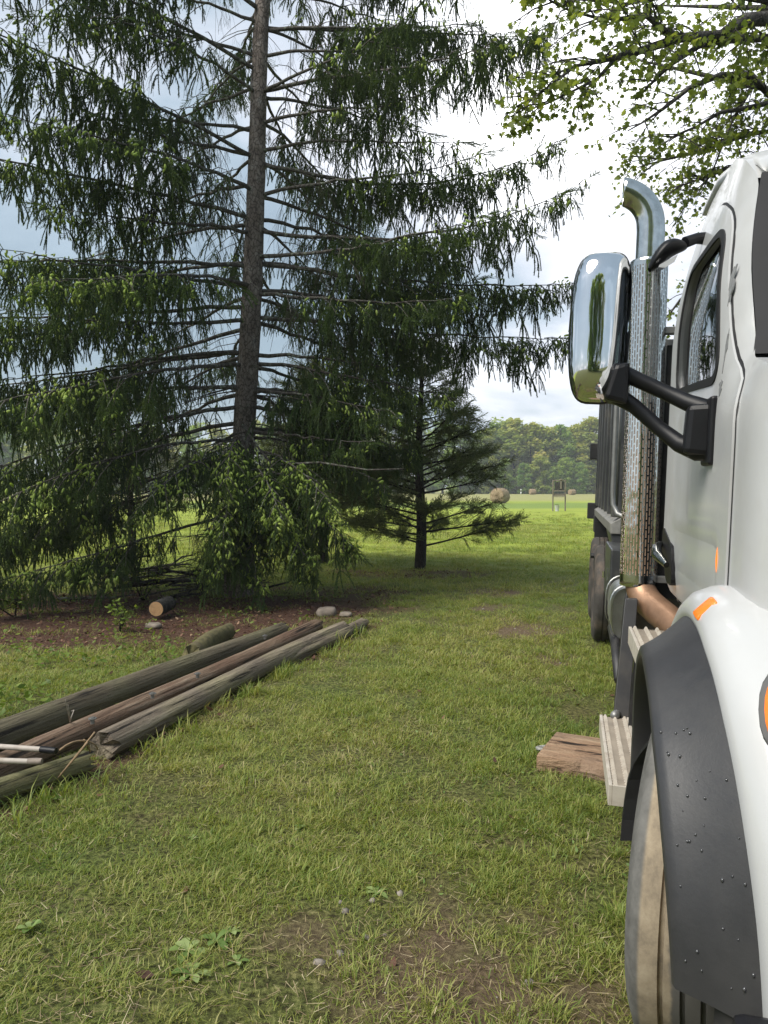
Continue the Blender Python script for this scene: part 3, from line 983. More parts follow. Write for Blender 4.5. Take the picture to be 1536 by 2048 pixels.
SPRAYS = [hanging_spray(200 + k, (.34, .42, .52, .62, .38, .72)[k], (4, 5, 6, 7, 4, 8)[k]) for k in range(6)]
DEADS = [dead_spray(230 + k, (.4, .55, .7)[k], 6) for k in range(3)]
TIPSPRAYS = [flat_spray(240 + k, (.30, .40, .35)[k], M['needle']) for k in range(3)]
FRESH = [fresh_tip(260 + k) for k in range(6)]
CEDARS = [flat_spray(270 + k, (.26, .34, .30, .22)[k], M['cedar'], nl=.016, nsub=13, spacing=.0050, wid=.0036) for k in range(4)]


def aim(d, spin=0.0):
    q = Vector(d).to_track_quat('-Z', 'Y')
    e = (q.to_matrix() @ Matrix.Rotation(spin, 3, 'Z')).to_euler()
    return (e.x, e.y, e.z)


def bez(p, t):
    a, b2, c, d = [np.array(q, float) for q in p]
    u = 1 - t
    return a * u ** 3 + 3 * b2 * u * u * t + 3 * c * u * t * t + d * t ** 3


class Crown:
    def __init__(self):
        self.d = {k: [[], [], [], [], []] for k in ('spray', 'dead', 'tip', 'fresh', 'cedar')}

    def put(self, k, p, rot, s, tone, n):
        q = self.d[k]
        q[0].append(p); q[1].append(rot); q[2].append(s); q[3].append(min(1, max(0, tone))); q[4].append(random.randrange(n))

    def emit(self, k, name, protos, mat, parent):
        q = self.d[k]
        if q[0]:
            o = scatter(name, np.array([tuple(p) for p in q[0]]), np.array(q[1]), np.array(q[2]), np.array(q[3]), np.array(q[4]), protos, mat, parent)
            o['kind'] = 'stuff'
            return o


def spruce_branch(tree, cr, base, phi, Lb, s1, s2, s3, r0, dens=1.0, fresh=0.25, inner=0.28, size=1.0, lat=1.0, wander=0.12, deadness=0.6):
    base = np.array(base, float)
    h = np.array([math.cos(phi), math.sin(phi), 0]); sd_ = np.array([-h[1], h[0], 0])
    w = random.uniform(-wander, wander)
    cps = [base, base + h * Lb * .33 + np.array([0, 0, s1 * Lb]), base + h * Lb * .68 + sd_ * w * Lb * .6 + np.array([0, 0, s2 * Lb]), base + h * Lb + sd_ * w * Lb + np.array([0, 0, s3 * Lb])]
    n = 16
    pts = [bez(cps, i / n) + np.random.default_rng(int(abs(phi * 1000 + base[2] * 77 + i))).normal(0, .011, 3) * (i > 0) for i in range(n + 1)]
    mb = MB()
    mb.tube(pts, [max(.004, .80 * r0 * (1 - i / n) ** 1.25 + .003) for i in range(n + 1)], 6)
    nl = int(Lb * 9 * dens * lat)
    lats = []
    for k in range(nl):
        t_ = inner * .5 + (1 - inner * .5) * (k + random.random()) / nl
        sg = 1 if k % 2 else -1
        p = bez(cps, t_)
        tg = bez(cps, min(1, t_ + .03)) - bez(cps, max(0, t_ - .03)); tg /= np.linalg.norm(tg)
        sv = np.cross(tg, (0, 0, 1)) * sg
        ang = random.uniform(.6, 1.15)
        d = tg * math.cos(ang) + sv * math.sin(ang) + np.array([0, 0, random.uniform(-.15, .12)])
        l_ = (min(1.0, .30 * Lb * (1 - t_) + .22)) * random.uniform(.5, 1.15)
        lp = [p + d * l_ * q + np.array([0, 0, -.35 * l_ * q * q]) for q in (0, .35, .7, 1)]
        mb.tube(lp, [.008, .006, .0045, .003], 4, cap=False)
        lats.append((t_, lp, l_, d))
    mb.build('branch', M['branch'], tree, smooth=True, fix=False)
    shade = random.uniform(-.12, .12)

    def hang(p, t_, outer):
        green = t_ > inner + random.uniform(-.08, .08)
        rot = (random.gauss(0, .14), random.gauss(0, .14), random.uniform(0, 6.28))
        if green:
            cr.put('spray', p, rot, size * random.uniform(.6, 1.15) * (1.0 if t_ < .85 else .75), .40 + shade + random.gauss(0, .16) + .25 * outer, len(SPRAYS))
        elif random.random() < deadness:
            cr.put('dead', p, rot, size * random.uniform(.6, 1.2), random.random(), len(DEADS))
    step = .075 / dens
    s = inner * Lb * .55
    while s < Lb * .99:
        t_ = s / Lb
        hang(bez(cps, t_), t_, 0.0)
        s += step * random.uniform(.6, 1.4)
    for t_, lp, l_, d in lats:
        if t_ < inner * .8 and random.random() < .5:
            continue
        q = .12
        while q <= 1.0:
            f = q * 3; i = min(2, int(f)); f -= i
            p = lp[i] * (1 - f) + lp[i + 1] * f
            hang(p, t_, q)
            q += step / max(.15, l_) * random.uniform(.7, 1.4)
        if t_ > inner:
            cr.put('tip', lp[3], aim(d + np.array([0, 0, -.35]), random.uniform(-.6, .6)), size * random.uniform(.5, .95), .5 + random.gauss(0, .15), len(TIPSPRAYS))
            for _ in range(3):
                if random.random() < fresh * 1.3:
                    q = random.uniform(.3, 1.1); e = lp[0] + (lp[3] - lp[0]) * q
                    cr.put('fresh', e + np.array([random.gauss(0, .03), random.gauss(0, .03), random.uniform(-.10, .02)]), (random.gauss(0, .3), random.gauss(0, .3), random.uniform(0, 6.28)), random.uniform(.9, 1.6), random.random(), len(FRESH))
    tg = bez(cps, 1) - bez(cps, .93)
    for _ in range(3):
        cr.put('tip', bez(cps, random.uniform(.9, 1.0)), aim(tg / np.linalg.norm(tg) + np.random.default_rng(random.randrange(9999)).normal(0, .25, 3)), size * random.uniform(.7, 1.0), .5, len(TIPSPRAYS))
    for _ in range(int(26 * fresh * Lb)):
        e = bez(cps, random.uniform(max(.4, inner), 1))
        cr.put('fresh', e + np.array([random.gauss(0, .05), random.gauss(0, .05), random.uniform(-.2, .03)]), (random.gauss(0, .3), random.gauss(0, .3), random.uniform(0, 6.28)), random.uniform(.9, 1.6), random.random(), len(FRESH))


def trunk_mesh(pts, rad, n, seed):
    r = np.random.default_rng(seed)
    mb = MB()
    rows = []
    for i, p in enumerate(pts):
        ph = r.uniform(-.05, .05, n)
        rows.append([(p[0] + rad[i] * (1 + ph[k]) * math.cos(2 * math.pi * k / n), p[1] + rad[i] * (1 + ph[k]) * math.sin(2 * math.pi * k / n), p[2]) for k in range(n)])
    mb.grid(rows, closed=True)
    return mb


def spruce():
    tree = empty('spruce_tree', (SPRUCE[0], SPRUCE[1], 0))
    tag(tree, 'tall weeping spruce with drooping branchlets standing behind the old poles', 'tree')
    cr = Crown()
    H_ = 16.5
    axis_x = lambda z: 0.44 * z / 8.9 - 0.02 * math.sin(z * .9)
    ax_pt = lambda z: (axis_x(z), 0.03 * math.sin(z * .7), z)
    zs = np.linspace(-.15, H_, 60)
    rad = [(.186 * (1 - z / H_) ** .75 + .006) * (1 + .35 * math.exp(-max(z, 0) * 3)) for z in zs]
    trunk_mesh([ax_pt(z) for z in zs], rad, 16, 3).build('trunk', M['trunk'], tree, smooth=True, fix=False)
    toward = math.atan2(-SPRUCE[1], -SPRUCE[0])                   # azimuth of the viewer's path side
    # named big limbs on the open right side: height, azimuth, length, shape
    big = [(8.55, .10, 4.3, .02, .00, .00), (6.55, -.05, 4.55, -.10, -.12, .08), (5.55, -.18, 4.75, -.07, -.10, .05),
           (5.05, .05, 5.1, -.04, -.10, -.07), (4.25, -.02, 5.0, -.02, -.09, -.07), (3.55, -.25, 3.1, -.02, -.14, -.18),
           (7.6, -.35, 4.4, .00, -.06, .00), (2.9, .15, 2.7, -.04, -.16, -.26), (4.6, -.45, 3.4, -.05, -.14, -.12),
           (3.1, -.60, 2.5, .0, -.10, -.16), (9.3, -.12, 4.2, .05, .03, .02)]
    for z, ph, Lb, a, b2, c in big:
        spruce_branch(tree, cr, ax_pt(z), ph, Lb, a, b2, c, .040, dens=.72, fresh=.20, inner=.20)
    # left limbs that lift towards the viewer and run out of the picture
    left = [(7.9, 3.85, 4.8, .06, .10, .13), (6.6, 3.95, 5.0, .05, .07, .08), (5.7, 3.70, 5.0, .03, .03, .04), (5.0, 3.50, 5.0, .0, -.05, -.05),
            (4.4, 3.45, 5.2, -.03, -.12, -.10), (3.7, 3.15, 5.2, -.02, -.12, -.12), (3.5, 3.95, 4.6, -.02, -.16, -.24), (2.9, 3.60, 4.8, -.04, -.20, -.30),
            (6.1, 4.15, 4.2, .03, -.05, -.08), (4.7, 4.25, 4.0, .0, -.14, -.22), (8.8, 3.95, 4.4, .06, .05, .05), (9.6, 3.4, 4.4, .06, .05, .05)]
    for z, ph, Lb, a, b2, c in left:
        spruce_branch(tree, cr, ax_pt(z), ph, Lb, a, b2, c, .040, dens=.66, fresh=.42, inner=.25)
    # low sweeping boughs, the ones nearest the lawn heavy with fresh tips
    low = [(2.35, 3.98, 4.5, .02, -.14, -.30, .55), (2.0, 3.65, 4.6, -.03, -.18, -.33, .30), (1.75, 3.30, 4.4, -.02, -.16, -.28, .20),
           (1.95, -1.28, 2.4, .06, .00, -.30, .65), (2.15, -.90, 2.5, .04, -.05, -.30, .50), (1.55, -1.02, 2.2, .02, -.08, -.36, .60), (2.4, -.50, 2.4, .02, -.12, -.30, .25),
           (1.3, -1.50, 1.9, .05, .00, -.34, .60), (1.6, -.60, 2.3, .02, -.10, -.34, .35), (2.25, -1.62, 2.0, .10, .03, -.34, .60), (1.75, -1.45, 2.1, .08, .0, -.36, .60),
           (1.9, -1.10, 1.6, .08, .0, -.40, .50), (1.1, -1.25, 1.7, .12, .04, -.38, .60), (1.2, -.80, 2.0, .08, .0, -.36, .50), (1.0, -1.75, 1.5, .12, .05, -.36, .55), (1.25, 3.95, 3.6, -.05, -.16, -.22, .35), (2.1, 4.35, 2.4, .05, -.05, -.35, .45)]
    for z, ph, Lb, a, b2, c, fr in low:
        spruce_branch(tree, cr, ax_pt(z), ph, Lb, a, b2, c, .030, dens=.86, fresh=fr, inner=.34, size=.85)
    # the rest of the whorls all round, none straight at the viewer
    z = 2.6
    k = 0
    while z < H_ - .6:
        nb = 5 if z < 9 else 4
        off = random.uniform(0, 6.28)
        for j in range(nb):
            ph = off + 2 * math.pi * j / nb + random.uniform(-.3, .3)
            dif = (ph - toward + math.pi) % (2 * math.pi) - math.pi
            if abs(dif) < .62 and z < 10:
                continue
            taper = (H_ - z) / (H_ - 3.0)
            Lb = (4.9 * min(1, taper) ** .75) * random.uniform(.72, 1.0)
            if z < 3.9 and math.cos(ph) > .1:
                Lb = min(Lb, 2.5)
            up_ = (z - 5) / 10
            back = abs(dif) > 2.0
            spruce_branch(tree, cr, ax_pt(z + random.uniform(-.1, .1)), ph, Lb, random.uniform(-.05, .06) + .1 * up_, random.uniform(-.18, -.04) + .18 * up_, random.uniform(-.2, .02) + .22 * up_,
                          .02 + .022 * min(1, taper), dens=(.46 if z < 9.6 else .28), fresh=(.13 if not back else .03), inner=.34, lat=.85)
        z += .50 if z < 9 else .7
        k += 1
    # short dead stubs and bare twigs low on the trunk
    for j in range(46):
        z = random.uniform(.5, 3.6); ph = random.uniform(0, 6.28); l_ = random.uniform(.4, 1.7)
        p0 = np.array(ax_pt(z)); h = np.array([math.cos(ph), math.sin(ph), random.uniform(-.25, .25)])
        pts = [p0 + h * l_ * q + np.array([0, 0, -.15 * l_ * q * q]) + np.random.default_rng(j).normal(0, .02, 3) * (q > 0) for q in (0, .3, .6, 1)]
        mb = MB().tube(pts, [.014, .010, .007, .003], 5)
        for q in range(5):
            b0 = pts[1] + (pts[3] - pts[1]) * random.random()
            mb.tube([b0, b0 + np.array([random.gauss(0, .15), random.gauss(0, .15), random.gauss(-.08, .12)])], [.004, .002], 4, cap=False)
        mb.build('dead_branch', M['branch'], tree, smooth=True, fix=False)
    # pale lichen grey fork leaning from the trunk to the right
    for pts in ([(485, 850, 11.35), (520, 900, 11.1), (545, 930, 10.95), (605, 965, 10.7), (665, 985, 10.5)], [(545, 930, 10.95), (640, 925, 10.6), (735, 940, 10.3), (805, 938, 10.2)],
                [(500, 975, 11.3), (520, 930, 11.1), (505, 870, 11.2), (500, 845, 11.3)], [(425, 890, 11.5), (470, 868, 11.6), (500, 862, 11.4)]):
        w = [at(*p) - Vector((SPRUCE[0], SPRUCE[1], 0)) for p in pts]
        MB().tube(w, [.020 - .011 * i / (len(w) - 1) for i in range(len(w))], 6).build('dead_branch', M['branch'], tree, smooth=True, fix=False)
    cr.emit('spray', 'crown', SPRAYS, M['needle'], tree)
    cr.emit('tip', 'twig_ends', TIPSPRAYS, M['needle'], tree)
    cr.emit('dead', 'dead_twigs', DEADS, M['deadtwig'], tree)
    o = cr.emit('fresh', 'fresh_shoots', FRESH, M['newneedle'], tree)
    o['label'] = 'light green fresh spring shoots'
    print('SPRUCE', {k: len(v[0]) for k, v in cr.d.items()})
    return tree


spruce()


def cedar(px, py, height, spread, label, seed, nb=64, dens=1.0, zmin=.35, lean=0.0, bare=.35, size=1.0, gap=None):
    random.seed(seed)
    Y = CAM_H * FPX / (py - HORIZON)
    c = at(px, py, Y)
    tree = empty('cedar_tree', (c.x, c.y, 0))
    tag(tree, label, 'tree')
    cr = Crown()
    zs = np.linspace(-.1, height, 18)
    trunk_mesh([(lean * z + .03 * math.sin(z * 2), .02 * math.cos(z * 1.7), z) for z in zs], [.115 * height / 5 * (1 - z / height) ** .7 + .008 for z in zs], 10, seed).build('trunk', M['darkbark'], tree, smooth=True, fix=False)
    for k in range(nb):
        z = zmin + (height * .96 - zmin) * (k / nb) ** .9
        ph = k * 2.4 + random.uniform(-.4, .4)
        f = z / height
        Lb = spread * (1.0 - f) ** .65 * random.uniform(.75, 1.1) * (.85 + .15 * min(1, z))
        if Lb < .15:
            continue
        h = np.array([math.cos(ph), math.sin(ph), 0]); base = np.array([lean * z, 0, z])
        rise = random.uniform(.05, .30) + .35 * f
        if gap and math.cos(ph) > .45 and abs(z + rise * Lb * .6 - gap) < .17:
            continue
        cps = [base, base + h * Lb * .35 + np.array([0, 0, rise * Lb * .25]), base + h * Lb * .7 + np.array([0, 0, rise * Lb * .6]), base + h * Lb + np.array([0, 0, rise * Lb * .85])]
        pts = [bez(cps, i / 8) for i in range(9)]
        mb = MB().tube(pts, [.020 * (1 - i / 8) * min(1, Lb / 1.5) + .004 for i in range(9)], 5)
        nl = int(Lb * 13 * dens)
        for j in range(nl):
            t_ = bare * .6 + (1 - bare * .6) * (j + random.random()) / nl
            p = bez(cps, t_); ang = random.uniform(-1.2, 1.2)
            d = np.array([math.cos(ph + ang), math.sin(ph + ang), random.uniform(-.15, .55)])
            l_ = (.18 + .4 * Lb * (1 - t_)) * random.uniform(.6, 1.2)
            e = p + d * l_
            mb.tube([p, p + d * l_ * .5, e], [.006, .0045, .003], 4, cap=False)
            if t_ < bare and random.random() < .8:
                continue
            q = .15
            while q <= 1.02:
                dd = d + np.random.default_rng(random.randrange(99999)).normal(0, .55, 3)
                cr.put('cedar', p + d * l_ * q, aim(dd, random.uniform(0, 6.28)), size * random.uniform(.55, 1.15), .45 + random.gauss(0, .2) + .15 * f, len(CEDARS))
                q += .10 / max(.12, l_) / dens
        mb.build('branch', M['darkbark'], tree, smooth=True, fix=False)
    cr.emit('cedar', 'crown', CEDARS, M['cedar'], tree)
    print('CEDAR', len(cr.d['cedar'][0]))
    return tree


cedar(840, 1138, 4.7, 2.15, 'small feathery cedar with a straight dark trunk right of the spruce', 5, nb=92, dens=.95, zmin=.45, bare=.42, gap=1.58)
cedar(645, 1128, 4.6, 2.2, 'dark bushy cedar half hidden behind the spruce', 9, nb=80, dens=1.0, zmin=.8, bare=.2)
cedar(262, 1150, 3.4, 1.5, 'thin dark stemmed young cedar seen under the left spruce boughs', 13, nb=46, dens=.8, zmin=1.0, bare=.45)


# ------------------------------------------------------------------ maple overhead on the right
def maple():
    random.seed(21)
    r = np.random.default_rng(22)
    root = Vector((6.6, 9.4, 0))
    tree = empty('maple_tree', root)
    tag(tree, 'leafy maple whose branches reach in above the truck at upper right', 'tree')
    tp = [Vector((0, 0, -.1)), Vector((.05, -.03, 1.2)), Vector((-.05, -.1, 2.8)), Vector((-.12, -.2, 4.4)), Vector((0, -.25, 6.2)), Vector((.1, -.2, 8.2))]
    MB().tube(tp, [.30, .25, .22, .19, .14, .08], 14).build('trunk', M['maplebark'], tree, smooth=True, fix=False)
    limbs = []

    def limb(pix, r0, start=None, leaf=(.35, 1.0), n=26, ll=.55, name='limb'):
        w = [at(*p) - root for p in pix]
        if start is not None:
            w = [start] + w
        mb = MB()
        mb.tube(w, [max(.006, r0 * (1 - i / (len(w) - .6))) for i in range(len(w))], 7)
        segs = [(w[i], w[i + 1]) for i in range(len(w) - 1)]
        tot = sum((b2 - a).length for a, b2 in segs)
        for k in range(n):
            f = leaf[0] + (leaf[1] - leaf[0]) * random.random()
            s = f * tot
            for a, b2 in segs:
                if s <= (b2 - a).length:
                    break
                s -= (b2 - a).length
            p = a.lerp(b2, min(1, s / (b2 - a).length)); tg = (b2 - a).normalized()
            d = (tg + Vector((random.gauss(0, .75), random.gauss(0, .75), random.gauss(0.0, .5)))).normalized()
            l_ = ll * random.uniform(.5, 1.3)
            tw = [p, p + d * l_ * .4 + Vector((0, 0, .02)), p + d * l_ * .75, p + d * l_ + Vector((0, 0, -.10 * l_))]
            mb.tube(tw, [.008, .006, .004, .002], 4, cap=False)
            for j in range(3):
                q = tw[1].lerp(tw[3], random.random())
                d2 = (d + Vector((random.gauss(0, .7), random.gauss(0, .7), random.gauss(-.1, .4)))).normalized()
                e = q + d2 * l_ * random.uniform(.2, .5)
                mb.tube([q, e], [.004, .002], 4, cap=False)
                for _ in range(random.randrange(3, 6)):
                    leaves.append(q.lerp(e, random.uniform(.2, 1.1)) + Vector((random.gauss(0, .045), random.gauss(0, .045), random.gauss(-.03, .04))))
            for _ in range(3):
                leaves.append(tw[1].lerp(tw[3], random.uniform(.2, 1.1)) + Vector((random.gauss(0, .05), random.gauss(0, .05), random.gauss(-.03, .04))))
        mb.build('limb', M['maplebark'], tree, smooth=True, fix=False)

    leaves = []
    # the long limb crossing the top of the picture, and its forks
    limb([(1640, 40, 7.6), (1536, 38, 7.2), (1488, 40, 7.0), (1440, 72, 6.9), (1360, 76, 6.7), (1275, 103, 6.5), (1200, 122, 6.3), (1150, 132, 6.2), (1105, 150, 6.1)], .085, tp[4], (.62, 1.0), 34, .50)
    limb([(1362, 76, 6.7), (1330, 62, 6.6), (1295, 32, 6.5), (1240, 38, 6.4), (1195, 36, 6.3), (1140, 22, 6.2), (1100, 2, 6.1)], .035, None, (.15, 1.0), 30, .42)
    limb([(1230, 116, 6.4), (1195, 158, 6.3), (1150, 180, 6.2), (1100, 205, 6.1), (1070, 215, 6.0)], .018, None, (.1, 1.0), 13, .34)
    limb([(1150, 132, 6.2), (1115, 160, 6.1), (1075, 190, 6.0), (1050, 212, 6.0)], .015, None, (.1, 1.0), 12, .28)
    limb([(1540, 76, 7.4), (1450, 80, 7.1), (1400, 90, 6.9), (1340, 130, 6.7), (1300, 170, 6.6), (1270, 200, 6.6)], .05, tp[3], (.55, 1.0), 20, .45)
    limb([(1536, 0, 7.4), (1440, -15, 7.0), (1340, -10, 6.8), (1250, 8, 6.6), (1150, -5, 6.5)], .05, tp[4], (.4, 1.0), 34, .5)
    limb([(1500, 150, 8.2), (1440, 150, 8.0), (1380, 175, 7.8), (1330, 215, 7.7), (1285, 245, 7.6), (1255, 262, 7.6)], .045, tp[3], (.45, 1.0), 30, .5)
    limb([(1560, 200, 8.4), (1500, 215, 8.2), (1440, 225, 8.0), (1390, 255, 7.9), (1340, 275, 7.8)], .045, tp[3], (.35, 1.0), 30, .5)
    limb([(1560, 260, 8.6), (1500, 268, 8.4), (1430, 290, 8.2), (1370, 310, 8.1), (1310, 325, 8.0), (1275, 335, 8.0)], .04, tp[2], (.35, 1.0), 42, .45)
    limb([(1540, 300, 8.8), (1470, 330, 8.6), (1410, 355, 8.5), (1360, 372, 8.4), (1335, 390, 8.4)], .035, tp[2], (.3, 1.0), 40, .42)
    limb([(1540, 120, 8.6), (1500, 180, 8.4), (1460, 250, 8.3), (1430, 330, 8.3), (1400, 390, 8.3)], .035, tp[3], (.2, 1.0), 42, .45)
    limb([(1400, 560, 10.0), (1360, 600, 9.8), (1330, 640, 9.7), (1300, 660, 9.7)], .03, tp[2], (.3, 1.0), 22, .4)
    limb([(1420, 650, 10.2), (1370, 690, 10.0), (1330, 720, 9.9)], .03, tp[1], (.3, 1.0), 12, .4)
    # the crown beyond the frame
    for k in range(16):
        a = 2 * math.pi * k / 16 + random.uniform(-.2, .2)
        if math.cos(a - math.atan2(-9, -5)) > .75:
            continue
        z0 = random.uniform(3.5, 7.5); l_ = random.uniform(2.2, 3.6)
        s_ = Vector((0, -.2, z0))
        w = [s_ + Vector((math.cos(a) * l_ * q, math.sin(a) * l_ * q, l_ * .45 * q)) for q in (0, .4, .75, 1)]
        mb = MB().tube(w, [.06, .045, .03, .012], 6)
        mb.build('limb', M['maplebark'], tree, smooth=True, fix=False)
        for _ in range(230):
            q = w[1].lerp(w[3], random.random())
            leaves.append(q + Vector((random.gauss(0, .5), random.gauss(0, .5), random.gauss(0, .35))))
    P = np.array([tuple(p) for p in leaves])
    V, T, kk = leaf_cloud(P, .059, 'maple', r, droop=.85)
    tris_object('crown', V, T, M['maple'], tree, attr={'v': np.repeat(r.beta(2, 2, len(P)), kk)})
    print('MAPLE leaves', len(P))


maple()


# ------------------------------------------------------------------ small shrubs under the spruce
def shrub(px, py, h, w, nleaf, label, size=.05, seed=1, stems=4):
    random.seed(seed); r = np.random.default_rng(seed)
    Y = CAM_H * FPX / (py - HORIZON)
    c = at(px, py, Y)
    t_ = empty('shrub', (c.x, c.y, float(ground_h(c.x, c.y))))
    tag(t_, label, 'shrub')
    P = []
    for k in range(stems):
        top = Vector((random.gauss(0, w * .35), random.gauss(0, w * .35), h * random.uniform(.75, 1)))
        pts = [Vector((0, 0, -.02)), top * .4 + Vector((random.gauss(0, .03), random.gauss(0, .03), 0)), top]
        mb = MB().tube(pts, [.010, .007, .003], 5)
        for j in range(6):
            b0 = pts[1].lerp(top, random.uniform(-.3, 1)); e = b0 + Vector((random.gauss(0, w * .35), random.gauss(0, w * .35), random.gauss(.02, h * .12)))
            mb.tube([b0, e], [.004, .002], 4, cap=False)
            for _ in range(max(1, int(nleaf / stems / 6))):
                P.append(tuple(b0.lerp(e, random.uniform(.1, 1.15)) + Vector((random.gauss(0, .03), random.gauss(0, .03), random.gauss(0, .03)))))
        mb.build('stem', M['darkbark'], t_, smooth=True, fix=False)
    V, T, kk = leaf_cloud(np.array(P), size, 'oval', r, droop=.2)
    tris_object('foliage', V, T, M['shrub'], t_, attr={'v': np.repeat(r.beta(2, 2, len(P)), kk)})


shrub(205, 1185, 1.35, .85, 520, 'olive leaved sapling under the left spruce boughs', .055, 1, 5)
shrub(285, 1200, .75, .35, 300, 'bright yellow green seedling behind the sawn log end', .06, 2, 4)
shrub(30, 1235, .45, .6, 260, 'low green plant at the left edge under the spruce', .07, 3, 5)
shrub(238, 1262, .35, .3, 150, 'small leafy seedling left of the sawn log end', .06, 4, 3)
shrub(410, 1190, .5, .6, 260, 'small dark leaved shrub beside the brush pile', .05, 5, 4)
shrub(590, 1165, .6, .5, 220, 'green seedling behind the hanging spruce bough', .055, 6, 4)


# ------------------------------------------------------------------ the far wood
def far_tree_mesh(seed, h, w, shape):
    r = np.random.default_rng(seed)
    P, A = [], []
    nclump = 64
    for k in range(nclump):
        f = r.uniform(.03, 1.0)
        rad = w * .5 * (math.sin(math.pi * min(1, f * .82 + .14)) ** .7 if shape == 0 else (1.05 - f) ** .6) * math.sqrt(r.uniform(.25, 1))
        a = r.uniform(0, 6.28)
        c = np.array([rad * math.cos(a), rad * math.sin(a), h * f * .96])
        cs = h * r.uniform(.05, .095)
        tone = r.normal(.45, .16)
        n = 62
        d = r.normal(0, 1, (n, 3)); d /= np.linalg.norm(d, axis=1)[:, None]
        P.append(c + d * cs * r.uniform(.4, 1.1, (n, 1)) * np.array([1.15, 1.15, .8]))
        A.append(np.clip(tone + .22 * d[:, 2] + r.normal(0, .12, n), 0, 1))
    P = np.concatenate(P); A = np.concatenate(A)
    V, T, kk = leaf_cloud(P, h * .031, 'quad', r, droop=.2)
    return tris_object('crown', V, T, M['farleaf'], attr={'v': np.repeat(A, kk)}, link=False).data


FT = [far_tree_mesh(300 + k, 18, (10, 9, 11, 8, 10)[k], 0) for k in range(5)]
FM = []
for k, (g, ra) in enumerate((((.92, 1.05, .8), 0), ((1.08, 1.05, .85), 0), ((.78, .98, .85), 0), ((1.18, 1.08, 1.0), 0))):
    m2 = M['farleaf'].copy(); m2.name = 'far_wood_leaves_%d' % k
    for n_ in m2.node_tree.nodes:
        if n_.type == 'VALTORGB':
            for e in n_.color_ramp.elements:
                e.color = (e.color[0] * g[0], e.color[1] * g[1], e.color[2] * g[2], 1)
    FM.append(m2)
tm = MB().tube([(0, 0, -.3), (.1, 0, 5), (-.1, .1, 11), (0, 0, 16)], [.32, .26, .18, .06], 8)
tobj = tm.build('trunk', M['maplebark'], None, smooth=True, fix=False)
TRUNK_ME = tobj.data
bpy.data.objects.remove(tobj)
random.seed(33)
crown_cache = {}


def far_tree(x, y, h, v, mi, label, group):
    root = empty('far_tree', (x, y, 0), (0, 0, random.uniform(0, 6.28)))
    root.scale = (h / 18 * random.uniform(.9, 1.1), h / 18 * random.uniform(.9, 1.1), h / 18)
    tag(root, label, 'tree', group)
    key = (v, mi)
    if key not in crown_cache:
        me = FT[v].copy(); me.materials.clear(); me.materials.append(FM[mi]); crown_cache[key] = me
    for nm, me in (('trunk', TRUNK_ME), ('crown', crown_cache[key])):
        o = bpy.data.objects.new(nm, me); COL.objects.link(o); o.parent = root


special = [(1000, 205, 20.0, 0, 0, 'rounded fresh green tree left of centre in the far wood'),
           (1028, 203, 19.8, 2, 1, 'tallest yellow green tree of the far wood above the white marker'),
           (975, 200, 17.0, 1, 1, 'pale yellow green tree of the far wood beside the cedar'),
           (1060, 202, 19.0, 3, 3, 'olive tan tree of the far wood above the middle bale'),
           (1090, 205, 18.4, 4, 1, 'broad olive green tree of the far wood left of the stand'),
           (1120, 204, 18.2, 1, 2, 'darker green tree of the far wood behind the wooden stand'),
           (1150, 206, 18.6, 2, 3, 'pale brownish tree of the far wood above the right bale'),
           (1178, 203, 20.5, 3, 3, 'tall thin pale tree of the far wood beside the dump body')]
for px, Y, h, v, mi, lab in special:
    far_tree((px - 768) / FPX * Y, Y, h, v, mi, lab, 'trees of the far wood')
for px, Y, h, v, mi, lab in ((1010, 196, 9, 1, 0, 'low bright green tree at the wood edge behind the white marker'), (1048, 194, 8, 3, 2, 'low dark green tree at the wood edge left of the middle bale'),
                             (1080, 195, 10, 0, 1, 'low olive tree at the wood edge right of the middle bale'), (1104, 194, 7, 2, 0, 'low green tree at the wood edge left of the stand'),
                             (1130, 195, 9.5, 4, 0, 'low fresh green tree at the wood edge right of the stand'), (1160, 194, 8, 1, 2, 'low dark tree at the wood edge next to the truck')):
    far_tree((px - 768) / FPX * Y, Y, h, v, mi, lab, 'trees of the far wood')
for k, px in enumerate((962, 988, 1014, 1044, 1074, 1104, 1136, 1164)):
    far_tree((px - 768) / FPX * 214, 214 + k % 3, (17.5, 19, 20, 19, 18.5, 18.2, 18.6, 19)[k], (k * 2 + 1) % 5, (0, 2, 1, 0, 2, 1, 0, 2)[k], 'tree in the back row of the far wood filling the gaps', 'back row of the far wood')
for k in range(30):
    px = -60 + 1010 * k / 29 + random.uniform(-10, 10); Y = random.uniform(196, 212)
    far_tree((px - 768) / FPX * Y, Y, random.uniform(15.5, 20), random.randrange(5), random.randrange(4), 'far wood tree glimpsed through the spruce and cedar branches', 'far trees seen through the spruce')
far_tree((1196 - 768) / FPX * 203, 203, 18.5, 1, 1, 'far wood tree right at the edge of the dump body', 'trees of the far wood')
VV, TT, AA, off = [], [], [], 0                                     # the wood goes on behind the truck
for k in range(11):
    me = FT[k % 5]
    v = np.empty(len(me.vertices) * 3, np.float32); me.vertices.foreach_get('co', v); v = v.reshape(-1, 3)
    f = np.empty(len(me.polygons) * 3, np.int32); me.loops.foreach_get('vertex_index', f)
    a = np.empty(len(me.vertices), np.float32); me.attributes['v'].data.foreach_get('value', a)
    sc_ = random.uniform(.85, 1.08)
    VV.append(v * sc_ + np.array([59 + 6.2 * k, random.uniform(199, 209), 0])); TT.append(f.reshape(-1, 3) + off); AA.append(a); off += len(v)
tag(tris_object('distant_woodland', np.concatenate(VV), np.concatenate(TT), FM[1], attr={'v': np.concatenate(AA)}), 'rest of the far wood running on behind the truck', 'woodland', kind='stuff')

